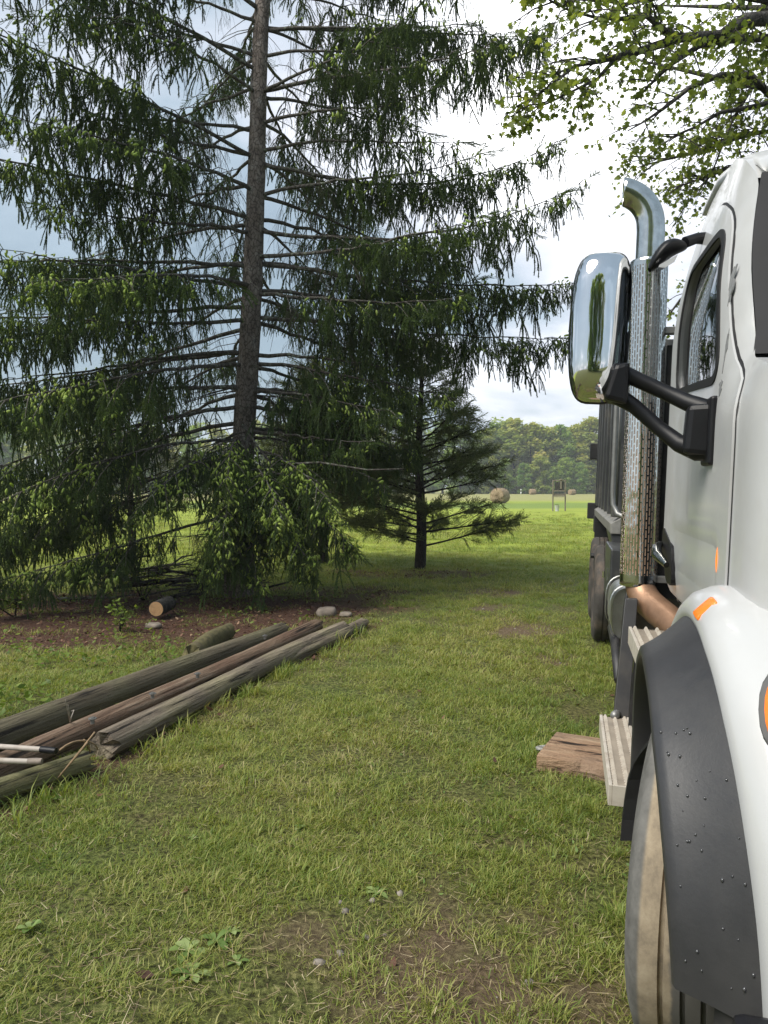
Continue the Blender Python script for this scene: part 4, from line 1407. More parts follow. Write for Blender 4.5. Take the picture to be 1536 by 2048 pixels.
# trees behind the viewer: they show in the chrome of the truck
for k, (x_, y_, h_) in enumerate(((-8, -19, 14), (-4.5, -20, 15), (-1, -21, 14.5), (-11.5, -21, 14), (-15, -22, 15))):
    far_tree(x_, y_, h_, k % 5, (0, 2, 1, 2, 0)[k], 'dark tree mirrored in the chrome of the truck mirror', 'trees mirrored in the chrome')


# ------------------------------------------------------------------ the truck (own frame: x across, y back from the fender front, z up)
random.seed(50)
TW = 2.45
truck = empty('dump_truck', (TO[0], TO[1], 0), (0, TLEAN, -TA))
tag(truck, 'white dump truck with chrome stack parked along the right side of the lawn', 'truck')


def inside(poly, y, z):
    c = False
    n = len(poly)
    for i in range(n):
        (y0, z0), (y1, z1) = poly[i], poly[(i + 1) % n]
        if (z0 > z) != (z1 > z) and y < (y1 - y0) * (z - z0) / (z1 - z0) + y0:
            c = not c
    return c


def dens(poly, s):
    out = []
    for i in range(len(poly)):
        a, b2 = Vector(poly[i]), Vector(poly[(i + 1) % len(poly)])
        n = max(1, int((b2 - a).length / s))
        out += [tuple(a.lerp(b2, k / n)) for k in range(n)]
    return out


def rounded(poly, r, n=4):
    out = []
    for i in range(len(poly)):
        p, a, b2 = Vector(poly[i]), Vector(poly[i - 1]), Vector(poly[(i + 1) % len(poly)])
        d0, d1 = (a - p), (b2 - p)
        rr = min(r, d0.length * .45, d1.length * .45)
        s, e = p + d0.normalized() * rr, p + d1.normalized() * rr
        for k in range(n + 1):
            t_ = k / n
            out.append(tuple(s * (1 - t_) ** 2 + p * 2 * t_ * (1 - t_) + e * t_ * t_))
    return out


def skin(outer, holes, s, xf):
    """side sheet: a (y, z) outline with openings, bent to x = xf(y, z)"""
    pts, edges = [], []
    for lp in [outer] + holes:
        o = len(pts)
        pts += [Vector(p) for p in lp]
        edges += [(o + i, o + (i + 1) % len(lp)) for i in range(len(lp))]
    ys = [p[0] for p in outer]; zs = [p[1] for p in outer]
    bnd = np.array([tuple(p) for p in pts])
    y = min(ys) + s * .5
    row = 0
    while y < max(ys):
        z = min(zs) + s * .5 + (s * .5 if row % 2 else 0)
        while z < max(zs):
            if inside(outer, y, z) and not any(inside(h_, y, z) for h_ in holes) and np.min(np.hypot(bnd[:, 0] - y, bnd[:, 1] - z)) > s * .5:
                pts.append(Vector((y, z)))
            z += s
        y += s; row += 1
    v, e, f, *_ = delaunay_2d_cdt(pts, edges, [], 0, 1e-5)
    fs = []
    for t_ in f:
        cy_ = sum(v[i][0] for i in t_) / 3; cz_ = sum(v[i][1] for i in t_) / 3
        if inside(outer, cy_, cz_) and not any(inside(h_, cy_, cz_) for h_ in holes):
            fs.append(tuple(t_))
    return [(xf(p[0], p[1]), p[0], p[1]) for p in v], fs


def cab_x(y, z):
    x = .205
    if z > 2.35:
        x += .10 * ((z - 2.35) / .6) ** 1.6
    if z < 1.3:
        x += .20 * (1.3 - z)
    hi_ = max(0, min(1, (z - 1.86) / .30)); hi_ = hi_ * hi_ * (3 - 2 * hi_)
    yw = .85 + max(0, z - 2.08) * .42
    x += hi_ * .075 * math.exp(-max(0, y - yw) / .10) + (1 - hi_) * .05 * math.exp(-max(0, y - .42) / .07)
    x += .05 * math.exp(-max(0, 2.47 - y) / .03)
    return x


def bump_box(y, z, y0, y1, z0, z1, e):
    f = lambda a: max(0, min(1, a / e + .5))
    return min(f(y - y0), f(y1 - y), f(z - z0), f(z1 - z))


def door_x(y, z):
    x = cab_x(y, z) - .009
    x += .013 * bump_box(y, z, .92, 2.02, 1.27, 1.47, .05)          # pressed panel round the marker
    x += .007 * bump_box(y, z, 1.62, 1.95, 1.52, 1.96, .07)         # upright pressing
    return x


cab_poly = dens(rounded([(2.47, 1.13), (2.47, 2.75), (2.39, 3.05), (2.15, 3.11), (1.65, 3.02), (1.33, 2.89), (1.15, 2.76), (.85, 2.08), (.42, 1.98), (.42, 1.13)], .08), .06)
door_poly = dens(rounded([(2.37, 1.15), (2.38, 2.55), (2.26, 2.88), (1.50, 2.79), (1.20, 2.65), (.97, 2.12), (.73, 1.93), (.73, 1.15)], .12, 5), .05)
win_poly = dens(rounded([(2.12, 2.10), (2.12, 2.69), (1.22, 2.62), (1.04, 2.02)], .13, 7), .05)


def grow(poly, d):
    cy_ = sum(p[0] for p in poly) / len(poly); cz_ = sum(p[1] for p in poly) / len(poly)
    out = []
    n = len(poly)
    for i in range(n):
        a, b2 = Vector(poly[i - 1]), Vector(poly[(i + 1) % n])
        t_ = (b2 - a).normalized(); nn = Vector((t_.y, -t_.x))
        if nn.dot(Vector(poly[i]) - Vector((cy_, cz_))) < 0:
            nn = -nn
        out.append(tuple(Vector(poly[i]) + nn * d))
    return out


hole = grow(win_poly, .02)
mb = MB()
vl, fl = skin(cab_poly, [hole], .07, cab_x)
mb.add(vl, fl)
mb.add([(TW - x, y, z) for x, y, z in vl], [tuple(reversed(f)) for f in fl])
for i in range(len(cab_poly)):                                       # roof, back, front and floor
    p, q = cab_poly[i], cab_poly[(i + 1) % len(cab_poly)]
    if p[1] > 2.06 and q[1] > 2.06 and p[0] < 1.17 and q[0] < 1.17 and p[1] < 2.78:
        continue                                                     # windshield opening
    rows = []
    for (y, z) in (p, q):
        x0 = cab_x(y, z)
        rows.append([(x0 + (TW - 2 * x0) * k / 10, y, z + (.05 * math.sin(math.pi * k / 10) if z > 2.85 else 0)) for k in range(11)])
    mb.grid(rows)
cabo = mb.build('cab', M['paint'], truck)
bm = bmesh.new(); bm.from_mesh(cabo.data); bmesh.ops.remove_doubles(bm, verts=bm.verts, dist=.0005)
bmesh.ops.recalc_face_normals(bm, faces=bm.faces); bm.to_mesh(cabo.data); bm.free()
smooth_angle(cabo, 38)

for side in (0, 1):
    fx = (lambda p: p) if side == 0 else (lambda p: (TW - p[0], p[1], p[2]))
    v, f = skin(door_poly, [win_poly], .045, door_x)
    # returned edges so that the door has thickness
    o = len(v); n = len(door_poly)
    mb = MB().add([fx(p) for p in v], f)
    for lp, dx in ((door_poly, .02), (win_poly, .03)):
        rows = [[fx((door_x(y, z), y, z)) for y, z in lp + lp[:1]], [fx((door_x(y, z) + dx, y, z)) for y, z in lp + lp[:1]]]
        mb.grid(rows)
    d = mb.build('door', M['paint'], truck)
    bm = bmesh.new(); bm.from_mesh(d.data); bmesh.ops.remove_doubles(bm, verts=bm.verts, dist=.0004)
    bmesh.ops.recalc_face_normals(bm, faces=bm.faces); bm.to_mesh(d.data); bm.free()
    smooth_angle(d, 35)
    # dark seam round the door, rubber round the pane, the pane
    def ring(lp, a, b2, x_off, name, mat, par, th=.006):
        lo, li = grow(lp, a), grow(lp, b2)
        rows = []
        for loop, dx in ((lo, 0), (lo, -th), (li, -th), (li, 0)):
            rows.append([fx((cab_x(y, z) + x_off + dx, y, z)) for y, z in loop + loop[:1]])
        return smooth_angle(MB().grid(rows).build(name, mat, par), 40)
    ring(door_poly, .010, -.004, .001, 'door_seam', M['rubber'], truck, .003)
    ring(win_poly, .004, -.026, -.006, 'window_gasket', M['rubber'], d, .008)
    v, f = skin(grow(win_poly, -.004), [], .09, lambda y, z: cab_x(y, z) + .012)
    smooth_angle(MB().add([fx(p) for p in v], f).build('window_glass', M['glass'], d), 60)
    # handle in its dark cup
    hp = rounded([(2.34, 1.46), (2.36, 1.36), (2.12, 1.20), (1.92, 1.20), (1.98, 1.38)], .06)
    cup = MB().prism(hp, lambda p: fx((.190, p[0], p[1])), lambda p: fx((.225, p[0], p[1]))).build('handle_cup', M['black'], d)
    hm = MB().tube([fx((.182, 2.33, 1.37)), fx((.156, 2.26, 1.355)), fx((.148, 2.14, 1.325)), fx((.178, 2.02, 1.29))], [.014, .024, .026, .014], 10)
    smooth_angle(hm.build('door_handle', M['chromeworn'], d), 60)
    lens = MB()
    lens.tube([fx((.204, .875, 1.365 + .016 * k)) for k in range(8)], [.004, .009, .011, .012, .012, .011, .009, .004], 10)
    smooth_angle(lens.build('marker_lamp', M['amber_lit'], d), 60)

# worn primer showing along the window pillar
for cy_, cz_, w_, h_, sd_ in ((1.055, 2.385, .012, .045, 1), (1.005, 2.13, .008, .06, 2), (1.005, 2.00, .020, .03, 3), (1.045, 2.335, .008, .04, 4)):
    r = np.random.default_rng(sd_)
    pl = [(cy_ + w_ * math.cos(a) * r.uniform(.4, 1.5), cz_ + h_ * math.sin(a) * r.uniform(.4, 1.5)) for a in np.linspace(0, 6.28, 17)[:-1]]
    MB().prism(pl, lambda p: (door_x(*p) - .0015, p[0], p[1]), lambda p: (door_x(*p) + .003, p[0], p[1])).build('paint_chip', M['chip'], truck)

# roof cap with its lip
rows = []
for y in np.linspace(1.14, 2.50, 16):
    e = min(1, (y - 1.05) / .5)
    zr_ = 2.775 + .30 * min(1, (y - 1.14) / .95) ** .75
    row = []
    for k in range(25):
        s = k / 24
        a = math.pi * s
        xx = TW / 2 - (TW / 2 - .325) * (abs(math.cos(a)) ** .55) * (1 if math.cos(a) > 0 else -1)
        row.append((xx, y, zr_ + (.10 * e) * math.sin(a) ** .5))
    rows.append(row)
rc = smooth_angle(MB().grid(rows).build('roof_cap', M['paint'], truck), 50)
sm = rc.modifiers.new('thick', 'SOLIDIFY'); sm.thickness = .03; sm.offset = -1

# windshield with black surround
def ws(t_, s, off):
    y, z = .85 + (1.15 - .85) * t_, 2.08 + (2.76 - 2.08) * t_
    x0 = cab_x(y, z)
    bow = .10 * math.sin(math.pi * s)
    return (x0 + (TW - 2 * x0) * s, y - bow - off * .9, z + off * .4)


rows = [[ws(t_, s, .004) for s in np.linspace(0, 1, 21)] for t_ in np.linspace(0, 1, 10)]
smooth_angle(MB().grid(rows).build('windshield', M['windshield'], truck), 60)
for (t0, t1, s0, s1) in ((0, 1, 0, .034), (0, 1, .966, 1), (0, .07, .034, .966), (.9, 1, .034, .966)):
    rows = [[ws(t_, s, .012) for s in np.linspace(s0, s1, 9)] for t_ in np.linspace(t0, t1, 9)]
    smooth_angle(MB().grid(rows).build('windshield_surround', M['black'], truck), 60)
# cab interior: dark seats and dash, so that the panes look into a cab
it = MB().box(.35, 2.1, .75, 1.05, 1.6, 2.02).box(.45, .95, 1.75, 1.95, 1.5, 2.62).box(1.5, 2.0, 1.75, 1.95, 1.5, 2.62).box(.32, 2.13, 2.36, 2.42, 1.3, 2.9)
it.build('cab_interior', M['interior'], truck, bevel=.03)

# ---- fender, flare and hood
AC = (.68, .5)


def lerp_tab(tab, a):
    for (a0, v0), (a1, v1) in zip(tab, tab[1:]):
        if a0 >= a >= a1:
            return v0 + (v1 - v0) * (a0 - a) / (a0 - a1)
    return tab[-1][1] if a < tab[-1][0] else tab[0][1]


LIP = [(184, .004), (165, -.016), (150, -.030), (130, -.043), (100, -.046), (60, -.03), (20, -.008), (-12, 0)]
INN = [(184, .178), (165, .158), (150, .138), (130, .115), (110, .100), (90, .098), (50, .10), (20, .10), (-12, .10)]


def arc(a, r, x):
    return (x, AC[0] + r * math.cos(R(a)), AC[1] + r * math.sin(R(a)))


def fender_parts(mir):
    fx = (lambda p: (TW - p[0], p[1], p[2])) if mir else (lambda p: tuple(p))
    angs = np.linspace(181, -8, 56)
    rows = []
    for a in angs:
        lo, li = lerp_tab(LIP, a), lerp_tab(INN, a)
        r0, r1 = .615, .752
        if a < 40:
            r1 = .752 - .05 * (40 - a) / 48
        prof = [(lo + .10, r0 - .004), (lo + .02, r0 - .006), (lo + .004, r0 - .001), (lo, r0 + .010), (lo + .006, r0 + .03)]
        for k in range(1, 7):
            q = k / 6
            prof.append((lo + .006 + (li - lo - .006) * q ** 1.15, r0 + .03 + (r1 - r0 - .03) * q - .012 * math.sin(math.pi * q)))
        rows.append([fx(arc(a, r_, x_)) for x_, r_ in prof])
    fl_ = smooth_angle(MB().grid(rows).build('fender_flare', M['flare'], truck), 50)
    # bottom closing lip of the flare front
    # white fender sweeping up from the flare to the hood
    rows = []
    for a in np.linspace(186, 24, 44):
        li = lerp_tab(INN, a)
        prof = [(li + .012, .735), (li - .004, .754), (li - .008, .772), (li + .004, .802), (li + .030, .832), (li + .075, .852), (li + .15, .866), (li + .30, .880), (li + .5, .90)]
        f = max(0, min(1, (a - 120) / 60))                            # towards the front the panel fills out
        g = max(0, min(1, (62 - a) / 38))                             # towards the back it comes down to the cab
        rows.append([fx(arc(a, r_ + .045 * f * (k > 3) - .07 * g * (k > 2) * (k / 8), x_ + .03 * f * (k > 4))) for k, (x_, r_) in enumerate(prof)])
    smooth_angle(MB().grid(rows).build('fender', M['paint'], truck), 50)
    # wheel well liner
    rows = [[fx(arc(a, r_, x_)) for x_, r_ in ((.09, .66), (.13, .70), (.6, .71), (.85, .70))] for a in np.linspace(186, -20, 30)]
    smooth_angle(MB().grid(rows).build('wheel_well', M['blackpaint'], truck), 50)
    # rubber flap behind the wheel
    edge_ = [(.035, 1.09, .735), (.010, 1.14, .675), (-.008, 1.175, .62), (-.022, 1.195, .55), (-.030, 1.20, .47), (-.036, 1.195, .39), (-.040, 1.18, .315)]
    fp = [[(e0, e1, e2), (e0 + .12, e1 + .02, e2 + .01), (.30, e1 + .05, e2 + .02), (.55, e1 + .06, e2 + .02)] for e0, e1, e2 in edge_]
    fpo = MB().grid([[fx(p) for p in r_] for r_ in fp]).build('mud_flap', M['rubber'], truck)
    s_ = fpo.modifiers.new('thick', 'SOLIDIFY'); s_.thickness = .012
    return fl_


flare = fender_parts(False)
fender_parts(True)

# hood between the fenders, grille and bumper
rows = []
for y in np.linspace(-.62, .70, 16):
    f = (y + .62) / 1.32
    top = 1.62 + .30 * f ** .8 - .22 * max(0, 1 - f * 5) ** 2
    row = []
    for k in range(25):
        s = k / 24; a = math.pi * s
        hw = .72 + .10 * f
        cc = math.cos(a)
        row.append((TW / 2 - hw * (abs(cc) ** .5) * (1 if cc > 0 else -1), y, 1.15 + (top - 1.15) * math.sin(a) ** .42))
    rows.append(row)
smooth_angle(MB().grid(rows).build('hood', M['paint'], truck), 50)
gr = MB().box(.55, 1.9, -.64, -.60, .75, 1.45).build('grille', M['black'], truck, bevel=.01)
for z in np.linspace(.80, 1.40, 8):
    MB().box(.58, 1.87, -.665, -.64, z - .02, z + .02).build('grille_bar', M['chrome'], gr, bevel=.006)
for xa, xb in ((.53, .58), (1.87, 1.92)):
    MB().box(xa, xb, -.67, -.60, .74, 1.46).build('grille_frame', M['chrome'], gr, bevel=.01)
MB().box(.30, 2.15, -.80, -.55, .42, .72).build('bumper', M['blackpaint'], truck, bevel=.04)
MB().hexa([(.09, -.12, .30), (.09, -.42, .30), (.45, -.62, .30), (.45, -.12, .30)], [(.09, -.10, .56), (.09, -.42, .56), (.45, -.62, .56), (.45, -.10, .56)]).build('bumper_end', M['black'], truck, bevel=.03)
MB().hexa([(2.36, -.12, .30), (2.36, -.42, .30), (2.0, -.62, .30), (2.0, -.12, .30)], [(2.36, -.10, .56), (2.36, -.42, .56), (2.0, -.62, .56), (2.0, -.10, .56)]).build('bumper_end', M['black'], truck, bevel=.03)


def lamp_on(center, normal, up_, w_, h_, th, name, mat, n=20, power=3.0, dome=.35, parent=None):
    c, nn = Vector(center), Vector(normal).normalized()
    u = (Vector(up_) - nn * Vector(up_).dot(nn)).normalized(); s_ = u.cross(nn)
    rows = []
    for rr, hh in ((1.0, -th), (1.0, th * .5), (.93, th), (.6, th * (1 + dome)), (.02, th * (1 + dome * 1.3))):
        row = []
        for k in range(n):
            a = 2 * math.pi * k / n
            ca, sa = math.cos(a), math.sin(a)
            rx = abs(ca) ** (2 / power) * (1 if ca > 0 else -1); rz = abs(sa) ** (2 / power) * (1 if sa > 0 else -1)
            row.append(c + s_ * rx * w_ * rr + u * rz * h_ * rr + nn * hh)
        rows.append(row)
    return smooth_angle(MB().grid(rows, closed=True).build(name, mat, parent or truck), 45)


for mir in (0, 1):
    g = (lambda x, y, z: (TW - x, y, z)) if mir else (lambda x, y, z: (x, y, z))
    sg = -1 if mir else 1
    lamp_on(g(.118, .56, 1.302), (-.72 * sg, -.22, .66), (.62 * sg, -.10, .76), .029, .038, .008, 'side_lamp', M['amber'], power=7)
    # front turn lamp in its grey bezel
    cpt = Vector(g(.192, -.04, 1.18))
    bz = lamp_on(cpt, (-.60 * sg, -.75, .30), (0, .35, 1), .060, .095, .012, 'lamp_bezel', M['lamp_grey'], power=2.3, dome=.05)
    lamp_on(cpt + Vector((-.60 * sg, -.75, .30)).normalized() * .012, (-.60 * sg, -.75, .30), (0, .35, 1), .042, .075, .012, 'lens', M['amber'], power=2.3, parent=bz)

# rain beads on the flare
dm = bmesh.new()
bmesh.ops.create_icosphere(dm, subdivisions=1, radius=1.0)
dme = bpy.data.meshes.new('water_bead'); dm.to_mesh(dme); dm.free()
dme.polygons.foreach_set('use_smooth', [True] * len(dme.polygons)); dme.materials.append(M['droplet'])
for k in range(34):
    a = random.uniform(128, 176); q = random.uniform(.12, .95)
    lo, li = lerp_tab(LIP, a), lerp_tab(INN, a)
    x_ = lo + .006 + (li - lo - .006) * q ** 1.15; r_ = .645 + (.752 - .645) * q - .012 * math.sin(math.pi * q)
    o = bpy.data.objects.new('water_bead', dme); COL.objects.link(o); o.parent = flare
    p = arc(a, r_ + .0005, x_ - .0005)
    s_ = random.uniform(.0022, .0050)
    o.location = p; o.scale = (s_, s_ * 1.1, s_ * random.uniform(.9, 1.5))

# ---- wheels
def tyre_profile(r=.52, w=.30):
    return [(w * .16, r * .56), (w * .05, r * .60), (w * .0, r * .68), (-w * .035, r * .78), (-w * .02, r * .88), (w * .035, r * .945), (w * .05, r * .965), (w * .10, r * .985), (w * .16, r),
            (w * .30, r * 1.003), (w * .31, r * .978), (w * .34, r * .978), (w * .35, r * 1.004), (w * .49, r * 1.005), (w * .50, r * .978), (w * .53, r * .978), (w * .54, r * 1.005),
            (w * .66, r * 1.004), (w * .67, r * .978), (w * .70, r * .978), (w * .71, r * 1.003), (w * .84, r), (w * .92, r * .975), (w * 1.0, r * .9), (w * 1.03, r * .78), (w * .98, r * .66), (w * .86, r * .56)]


def wheel(x, y, mir, mat, r=.52, w=.30, steer=0):
    sg = -1 if mir else 1
    piv = Vector((sg * w * .5, 0, 0)); off = piv - Matrix.Rotation(R(steer), 3, 'Z') @ piv
    wo_ = empty('wheel', (x + off.x, y + off.y, r - .012), (0, 0, R(steer))); wo_.parent = truck
    smooth_angle(MB().lathe_x([(sg * a, b2) for a, b2 in tyre_profile(r, w)], 0, 0, 64).build('tyre', mat, wo_), 50)
    rim = [(w * .10, r * .575), (w * .12, r * .50), (w * .35, r * .47), (w * .40, r * .30), (w * .30, r * .22), (w * .18, r * .20), (w * .12, r * .12), (w * .11, .001)]
    rm = smooth_angle(MB().lathe_x([(sg * a, b2) for a, b2 in rim], 0, 0, 40).build('rim', M['rim'], wo_), 40)
    for k in range(10):
        a = 2 * math.pi * k / 10
        MB().tube([(sg * w * .30, r * .26 * math.cos(a), r * .26 * math.sin(a)), (sg * w * .16, r * .26 * math.cos(a), r * .26 * math.sin(a))], .014, 6).build('wheel_nut', M['steelgrey'], rm)


wheel(.03, .68, False, M['tyre'], steer=-15, w=.29)
wheel(TW - .03, .68, True, M['tyre'], steer=-15, w=.29)
for y in (6.86, 8.22):
    wheel(.015, y, False, M['tyre_dark'], w=.28); wheel(.345, y, False, M['tyre_dark'], w=.28)
    wheel(TW - .015, y, True, M['tyre_dark'], w=.28); wheel(TW - .345, y, True, M['tyre_dark'], w=.28)
ax = MB()
for y in (.68, 6.86, 8.22):
    ax.tube([(.3, y, .5), (TW - .3, y, .5)], .07, 10)
ax.build('axles', M['blackpaint'], truck)
MB().box(.78, .88, -.5, 9.2, .78, 1.05).box(1.57, 1.67, -.5, 9.2, .78, 1.05).build('chassis_rails', M['blackpaint'], truck, bevel=.01)
MB().box(.5, 1.95, 2.5, 4.6, .55, 1.10).build('transmission_housing', M['blackpaint'], truck, bevel=.05)
MB().box(.35, 2.1, .25, 2.45, .62, 1.125).build('engine_block', M['blackpaint'], truck, bevel=.06)
MB().box(.30, 2.15, 2.49, 2.56, 1.05, 2.2).build('cab_rear_guard', M['blackpaint'], truck, bevel=.01)

# ---- steps
def tread(x0, x1, y0, y1, z, name):
    st = MB().box(x0, x1, y0, y1, z - .075, z).build(name, M['galvdark'], truck, bevel=.004)
    for xa, xb in ((x0 - .003, x0 + .012), (x1 - .012, x1 + .003)):
        MB().box(xa, xb, y0 - .002, y1 + .002, z - .078, z + .008).build('edge_strip', M['galv'], st, bevel=.002)
    MB().box(x0 + .0125, x1 - .0125, y0 - .003, y0 + .008, z - .076, z + .006).build('front_strip', M['galv'], st)
    nrow = max(2, int((x1 - x0) / .045))
    for i in range(nrow):
        mb = MB()
        xx = x0 + (i + .5) * (x1 - x0) / nrow
        n = int((y1 - y0) / .030)
        for k in range(n):
            yy = y0 + (k + .5) * (y1 - y0) / n
            mb.add([(xx - .012, yy - .006, z - .002), (xx + .012, yy - .006, z - .002), (xx + .012, yy + .006, z - .002), (xx - .012, yy + .006, z - .002), (xx - .004, yy, z + .016), (xx + .004, yy, z + .016)],
                   [(0, 1, 5, 4), (1, 2, 5), (2, 3, 4, 5), (3, 0, 4)])
        mb.build('serration_row', M['galv'], st)
    return st


tread(-.072, .075, 1.42, 2.42, .425, 'lower_step')
tread(.09, .23, 1.30, 2.35, .425, 'lower_step_inner')
tread(.045, .26, 1.46, 2.30, .93, 'upper_step')
for y in (1.52, 2.28):
    MB().hexa([(.06, y - .008, .40), (.30, y - .008, .40), (.30, y + .008, .40), (.06, y + .008, .40)], [(.08, y - .008, .93), (.34, y - .008, .93), (.34, y + .008, .93), (.08, y + .008, .93)]).build('step_bracket', M['blackpaint'], truck)
# slanted black supports under the stack
for (y, x) in ((2.52, .03), (2.86, .06)):
    MB().hexa([(x - .03, y - .04, .40), (x + .05, y - .04, .40), (x + .05, y + .02, .40), (x - .03, y + .02, .40)],
              [(x + .02, y + .22, 1.02), (x + .09, y + .22, 1.02), (x + .09, y + .28, 1.02), (x + .02, y + .28, 1.02)]).build('step_support', M['blackpaint'], truck, bevel=.004)
MB().tube([(-.0, 2.40, .44), (.02, 2.52, .42), (.05, 2.62, .47), (.12, 2.70, .60)], .024, 8).build('support_tube', M['steelgrey'], truck, smooth=True)
MB().tube([(.04, 2.74, .55), (.03, 3.10, .70), (.03, 3.5, .72)], .030, 8).build('support_tube', M['blackpaint'], truck, smooth=True)

# ---- exhaust
SX, SY = .125, 2.95
shp = MB()
rows = []
for z in (0, .004, .03, 1.88, 1.895, 1.90):
    rr = .102 if z in (0, 1.90) else .106
    rows.append([(rr * math.sin(2 * math.pi * k / 48), rr * math.cos(2 * math.pi * k / 48), z) for k in range(48)])
shp.grid(rows, closed=True)
so = smooth_angle(shp.build('heat_shield', M['shield'], truck, loc=(SX + .010, SY, 1.075)), 50)
so.rotation_euler = (0, R(-.7), 0)
pipe = [(SX, SY, 1.2), (SX - .01, SY, 2.2), (SX - .012, SY, 3.15)]
BR = .215
bx0, bz0 = SX - .014, 3.175
for k in range(11):
    a = R(80) * k / 10
    pipe.append((bx0 - BR * (1 - math.cos(a)), SY, bz0 + BR * math.sin(a)))
pm = MB().tube(pipe, .079, 28, cap=False)
po = smooth_angle(pm.build('stack_pipe', M['chromeworn'], truck), 60)
bm = bmesh.new(); bm.from_mesh(po.data)                               # cut the mouth upright
bmesh.ops.bisect_plane(bm, geom=bm.verts[:] + bm.edges[:] + bm.faces[:], plane_co=(-.052, 0, 0), plane_no=(-1, 0, 0), clear_outer=True)
bm.to_mesh(po.data); bm.free()
s_ = po.modifiers.new('thick', 'SOLIDIFY'); s_.thickness = .004; s_.offset = -1
low = []
for k in range(15):
    q = k / 14
    low.append(bez([(SX + .012, SY, 1.15), (SX + .01, SY - .02, .86), (.40, SY - .40, 1.04), (.42, SY - .72, .62)], q))
smooth_angle(MB().tube(low, .084, 24, cap=False).build('exhaust_elbow', M['rust'], truck), 60)
for z in (1.10, 2.55):
    MB().box(.20, .62, SY - .03, SY + .03, z, z + .04).build('stack_bracket', M['steelgrey'], truck, bevel=.004)

# ---- mirrors
mir_c = Vector((-.197, 1.27, 2.255))
rows = []
nu, nv = 28, 40
for i in range(nu + 1):
    ph = -math.pi / 2 + math.pi / 2 * i / nu                          # front half only
    row = []
    for k in range(nv):
        a = 2 * math.pi * k / nv
        ca, sa = math.cos(a), math.sin(a)
        e = .42
        rx = abs(ca) ** e * (1 if ca > 0 else -1); rz = abs(sa) ** e * (1 if sa > 0 else -1)
        m_ = i / nu
        zz = rz * m_ * .288
        xx = rx * m_ * .113
        fx_ = max(0, 1 - abs(xx / .116 + .10) ** 2.4) ** .55
        gz_ = max(0, 1 - abs(zz / .292) ** 6) ** .45
        if zz < 0:
            xx += (-.02 if rx > 0 else .014) * (zz / -.288) ** 2      # narrower foot
        else:
            xx += (.022 if rx < 0 else .0) * (zz / .288) ** 2
        yy = -.125 * fx_ * gz_ * (1 - m_ ** 18) ** .5
        row.append(tuple(mir_c + Vector((xx, yy, zz))))
    rows.append(row)
msh = smooth_angle(MB().grid(rows, closed=True).build('mirror_shell', M['chrome'], truck), 70)
bk_ = [tuple(Vector(p) + Vector((0, .0, 0))) for p in rows[-1]]
MB().add([tuple(mir_c + Vector((0, .004, 0)))] + [(p[0], p[1] + .004, p[2]) for p in bk_], [(0, 1 + k, 1 + (k + 1) % nv) for k in range(nv)]).build('mirror_glass', M['mirror'], msh)
rim_rows = [[(mir_c.x + (p[0] - mir_c.x) * f, p[1] + d, mir_c.z + (p[2] - mir_c.z) * f2) for p in bk_] for f, f2, d in ((.995, .998, -.012), (1.012, 1.006, -.006), (1.012, 1.006, .012), (.97, .985, .014))]
smooth_angle(MB().grid(rim_rows, closed=True).build('mirror_rim', M['black'], msh), 50)
# black looped arm from the mirror to the door
up_bar = [(-.125, 1.22, 2.085), (-.055, 1.22, 2.055), (.045, 1.20, 2.005), (.12, 1.17, 1.965), (.185, 1.13, 1.935)]
lo_bar = [(-.125, 1.22, 1.995), (-.06, 1.22, 1.955), (.03, 1.21, 1.875), (.10, 1.17, 1.815), (.16, 1.13, 1.790), (.20, 1.11, 1.79)]
arm = empty('mirror_arm'); arm.parent = truck
smooth_angle(MB().tube(up_bar, [.034, .029, .028, .031, .036], 14).build('upper_bar', M['black'], arm), 60)
smooth_angle(MB().tube(lo_bar, [.034, .028, .027, .032, .040, .038], 14).build('lower_bar', M['black'], arm), 60)
MB().hexa([(-.175, 1.15, 1.975), (-.085, 1.16, 1.955), (-.085, 1.30, 1.955), (-.175, 1.30, 1.975)], [(-.140, 1.15, 2.10), (-.085, 1.16, 2.115), (-.085, 1.30, 2.115), (-.140, 1.30, 2.10)]).build('mirror_clamp', M['black'], arm, bevel=.018)
MB().hexa([(.105, 1.09, 1.775), (.20, 1.07, 1.765), (.20, 1.17, 1.765), (.105, 1.17, 1.775)], [(.115, 1.09, 1.95), (.20, 1.07, 1.955), (.20, 1.17, 1.955), (.115, 1.17, 1.95)]).build('arm_hinge', M['black'], arm, bevel=.02)
MB().hexa([(.178, 1.03, 1.735), (.212, 1.03, 1.735), (.212, 1.19, 1.735), (.178, 1.19, 1.735)], [(.178, 1.03, 1.975), (.212, 1.03, 1.975), (.212, 1.19, 1.975), (.178, 1.19, 1.975)]).build('mounting_plate', M['black'], arm, bevel=.010)
# small down-view mirror over the window
c0, c1 = Vector((.17, 1.86, 2.735)), Vector((.02, 1.80, 2.615))
ax_ = (c1 - c0).normalized(); s_ = Vector((0, 1, 0)); u_ = ax_.cross(s_).normalized()
rows = []
for i in range(13):
    q = i / 12
    w_ = max(.02, math.sin(math.pi * min(1, q * .92 + .06))) ** .45
    row = []
    for k in range(16):
        a = 2 * math.pi * k / 16
        row.append(tuple(c0.lerp(c1, q) + s_ * .085 * w_ * math.cos(a) + u_ * .036 * w_ * math.sin(a) + Vector((0, 0, .035 * math.sin(math.pi * q)))))
    rows.append(row)
dv = smooth_angle(MB().grid(rows, closed=True).build('down_view_mirror', M['black'], truck), 60)
smooth_angle(MB().tube([(.17, 1.85, 2.745), (.22, 1.88, 2.77), (.265, 1.90, 2.775)], [.026, .024, .028], 10).build('mirror_stalk', M['black'], dv), 60)
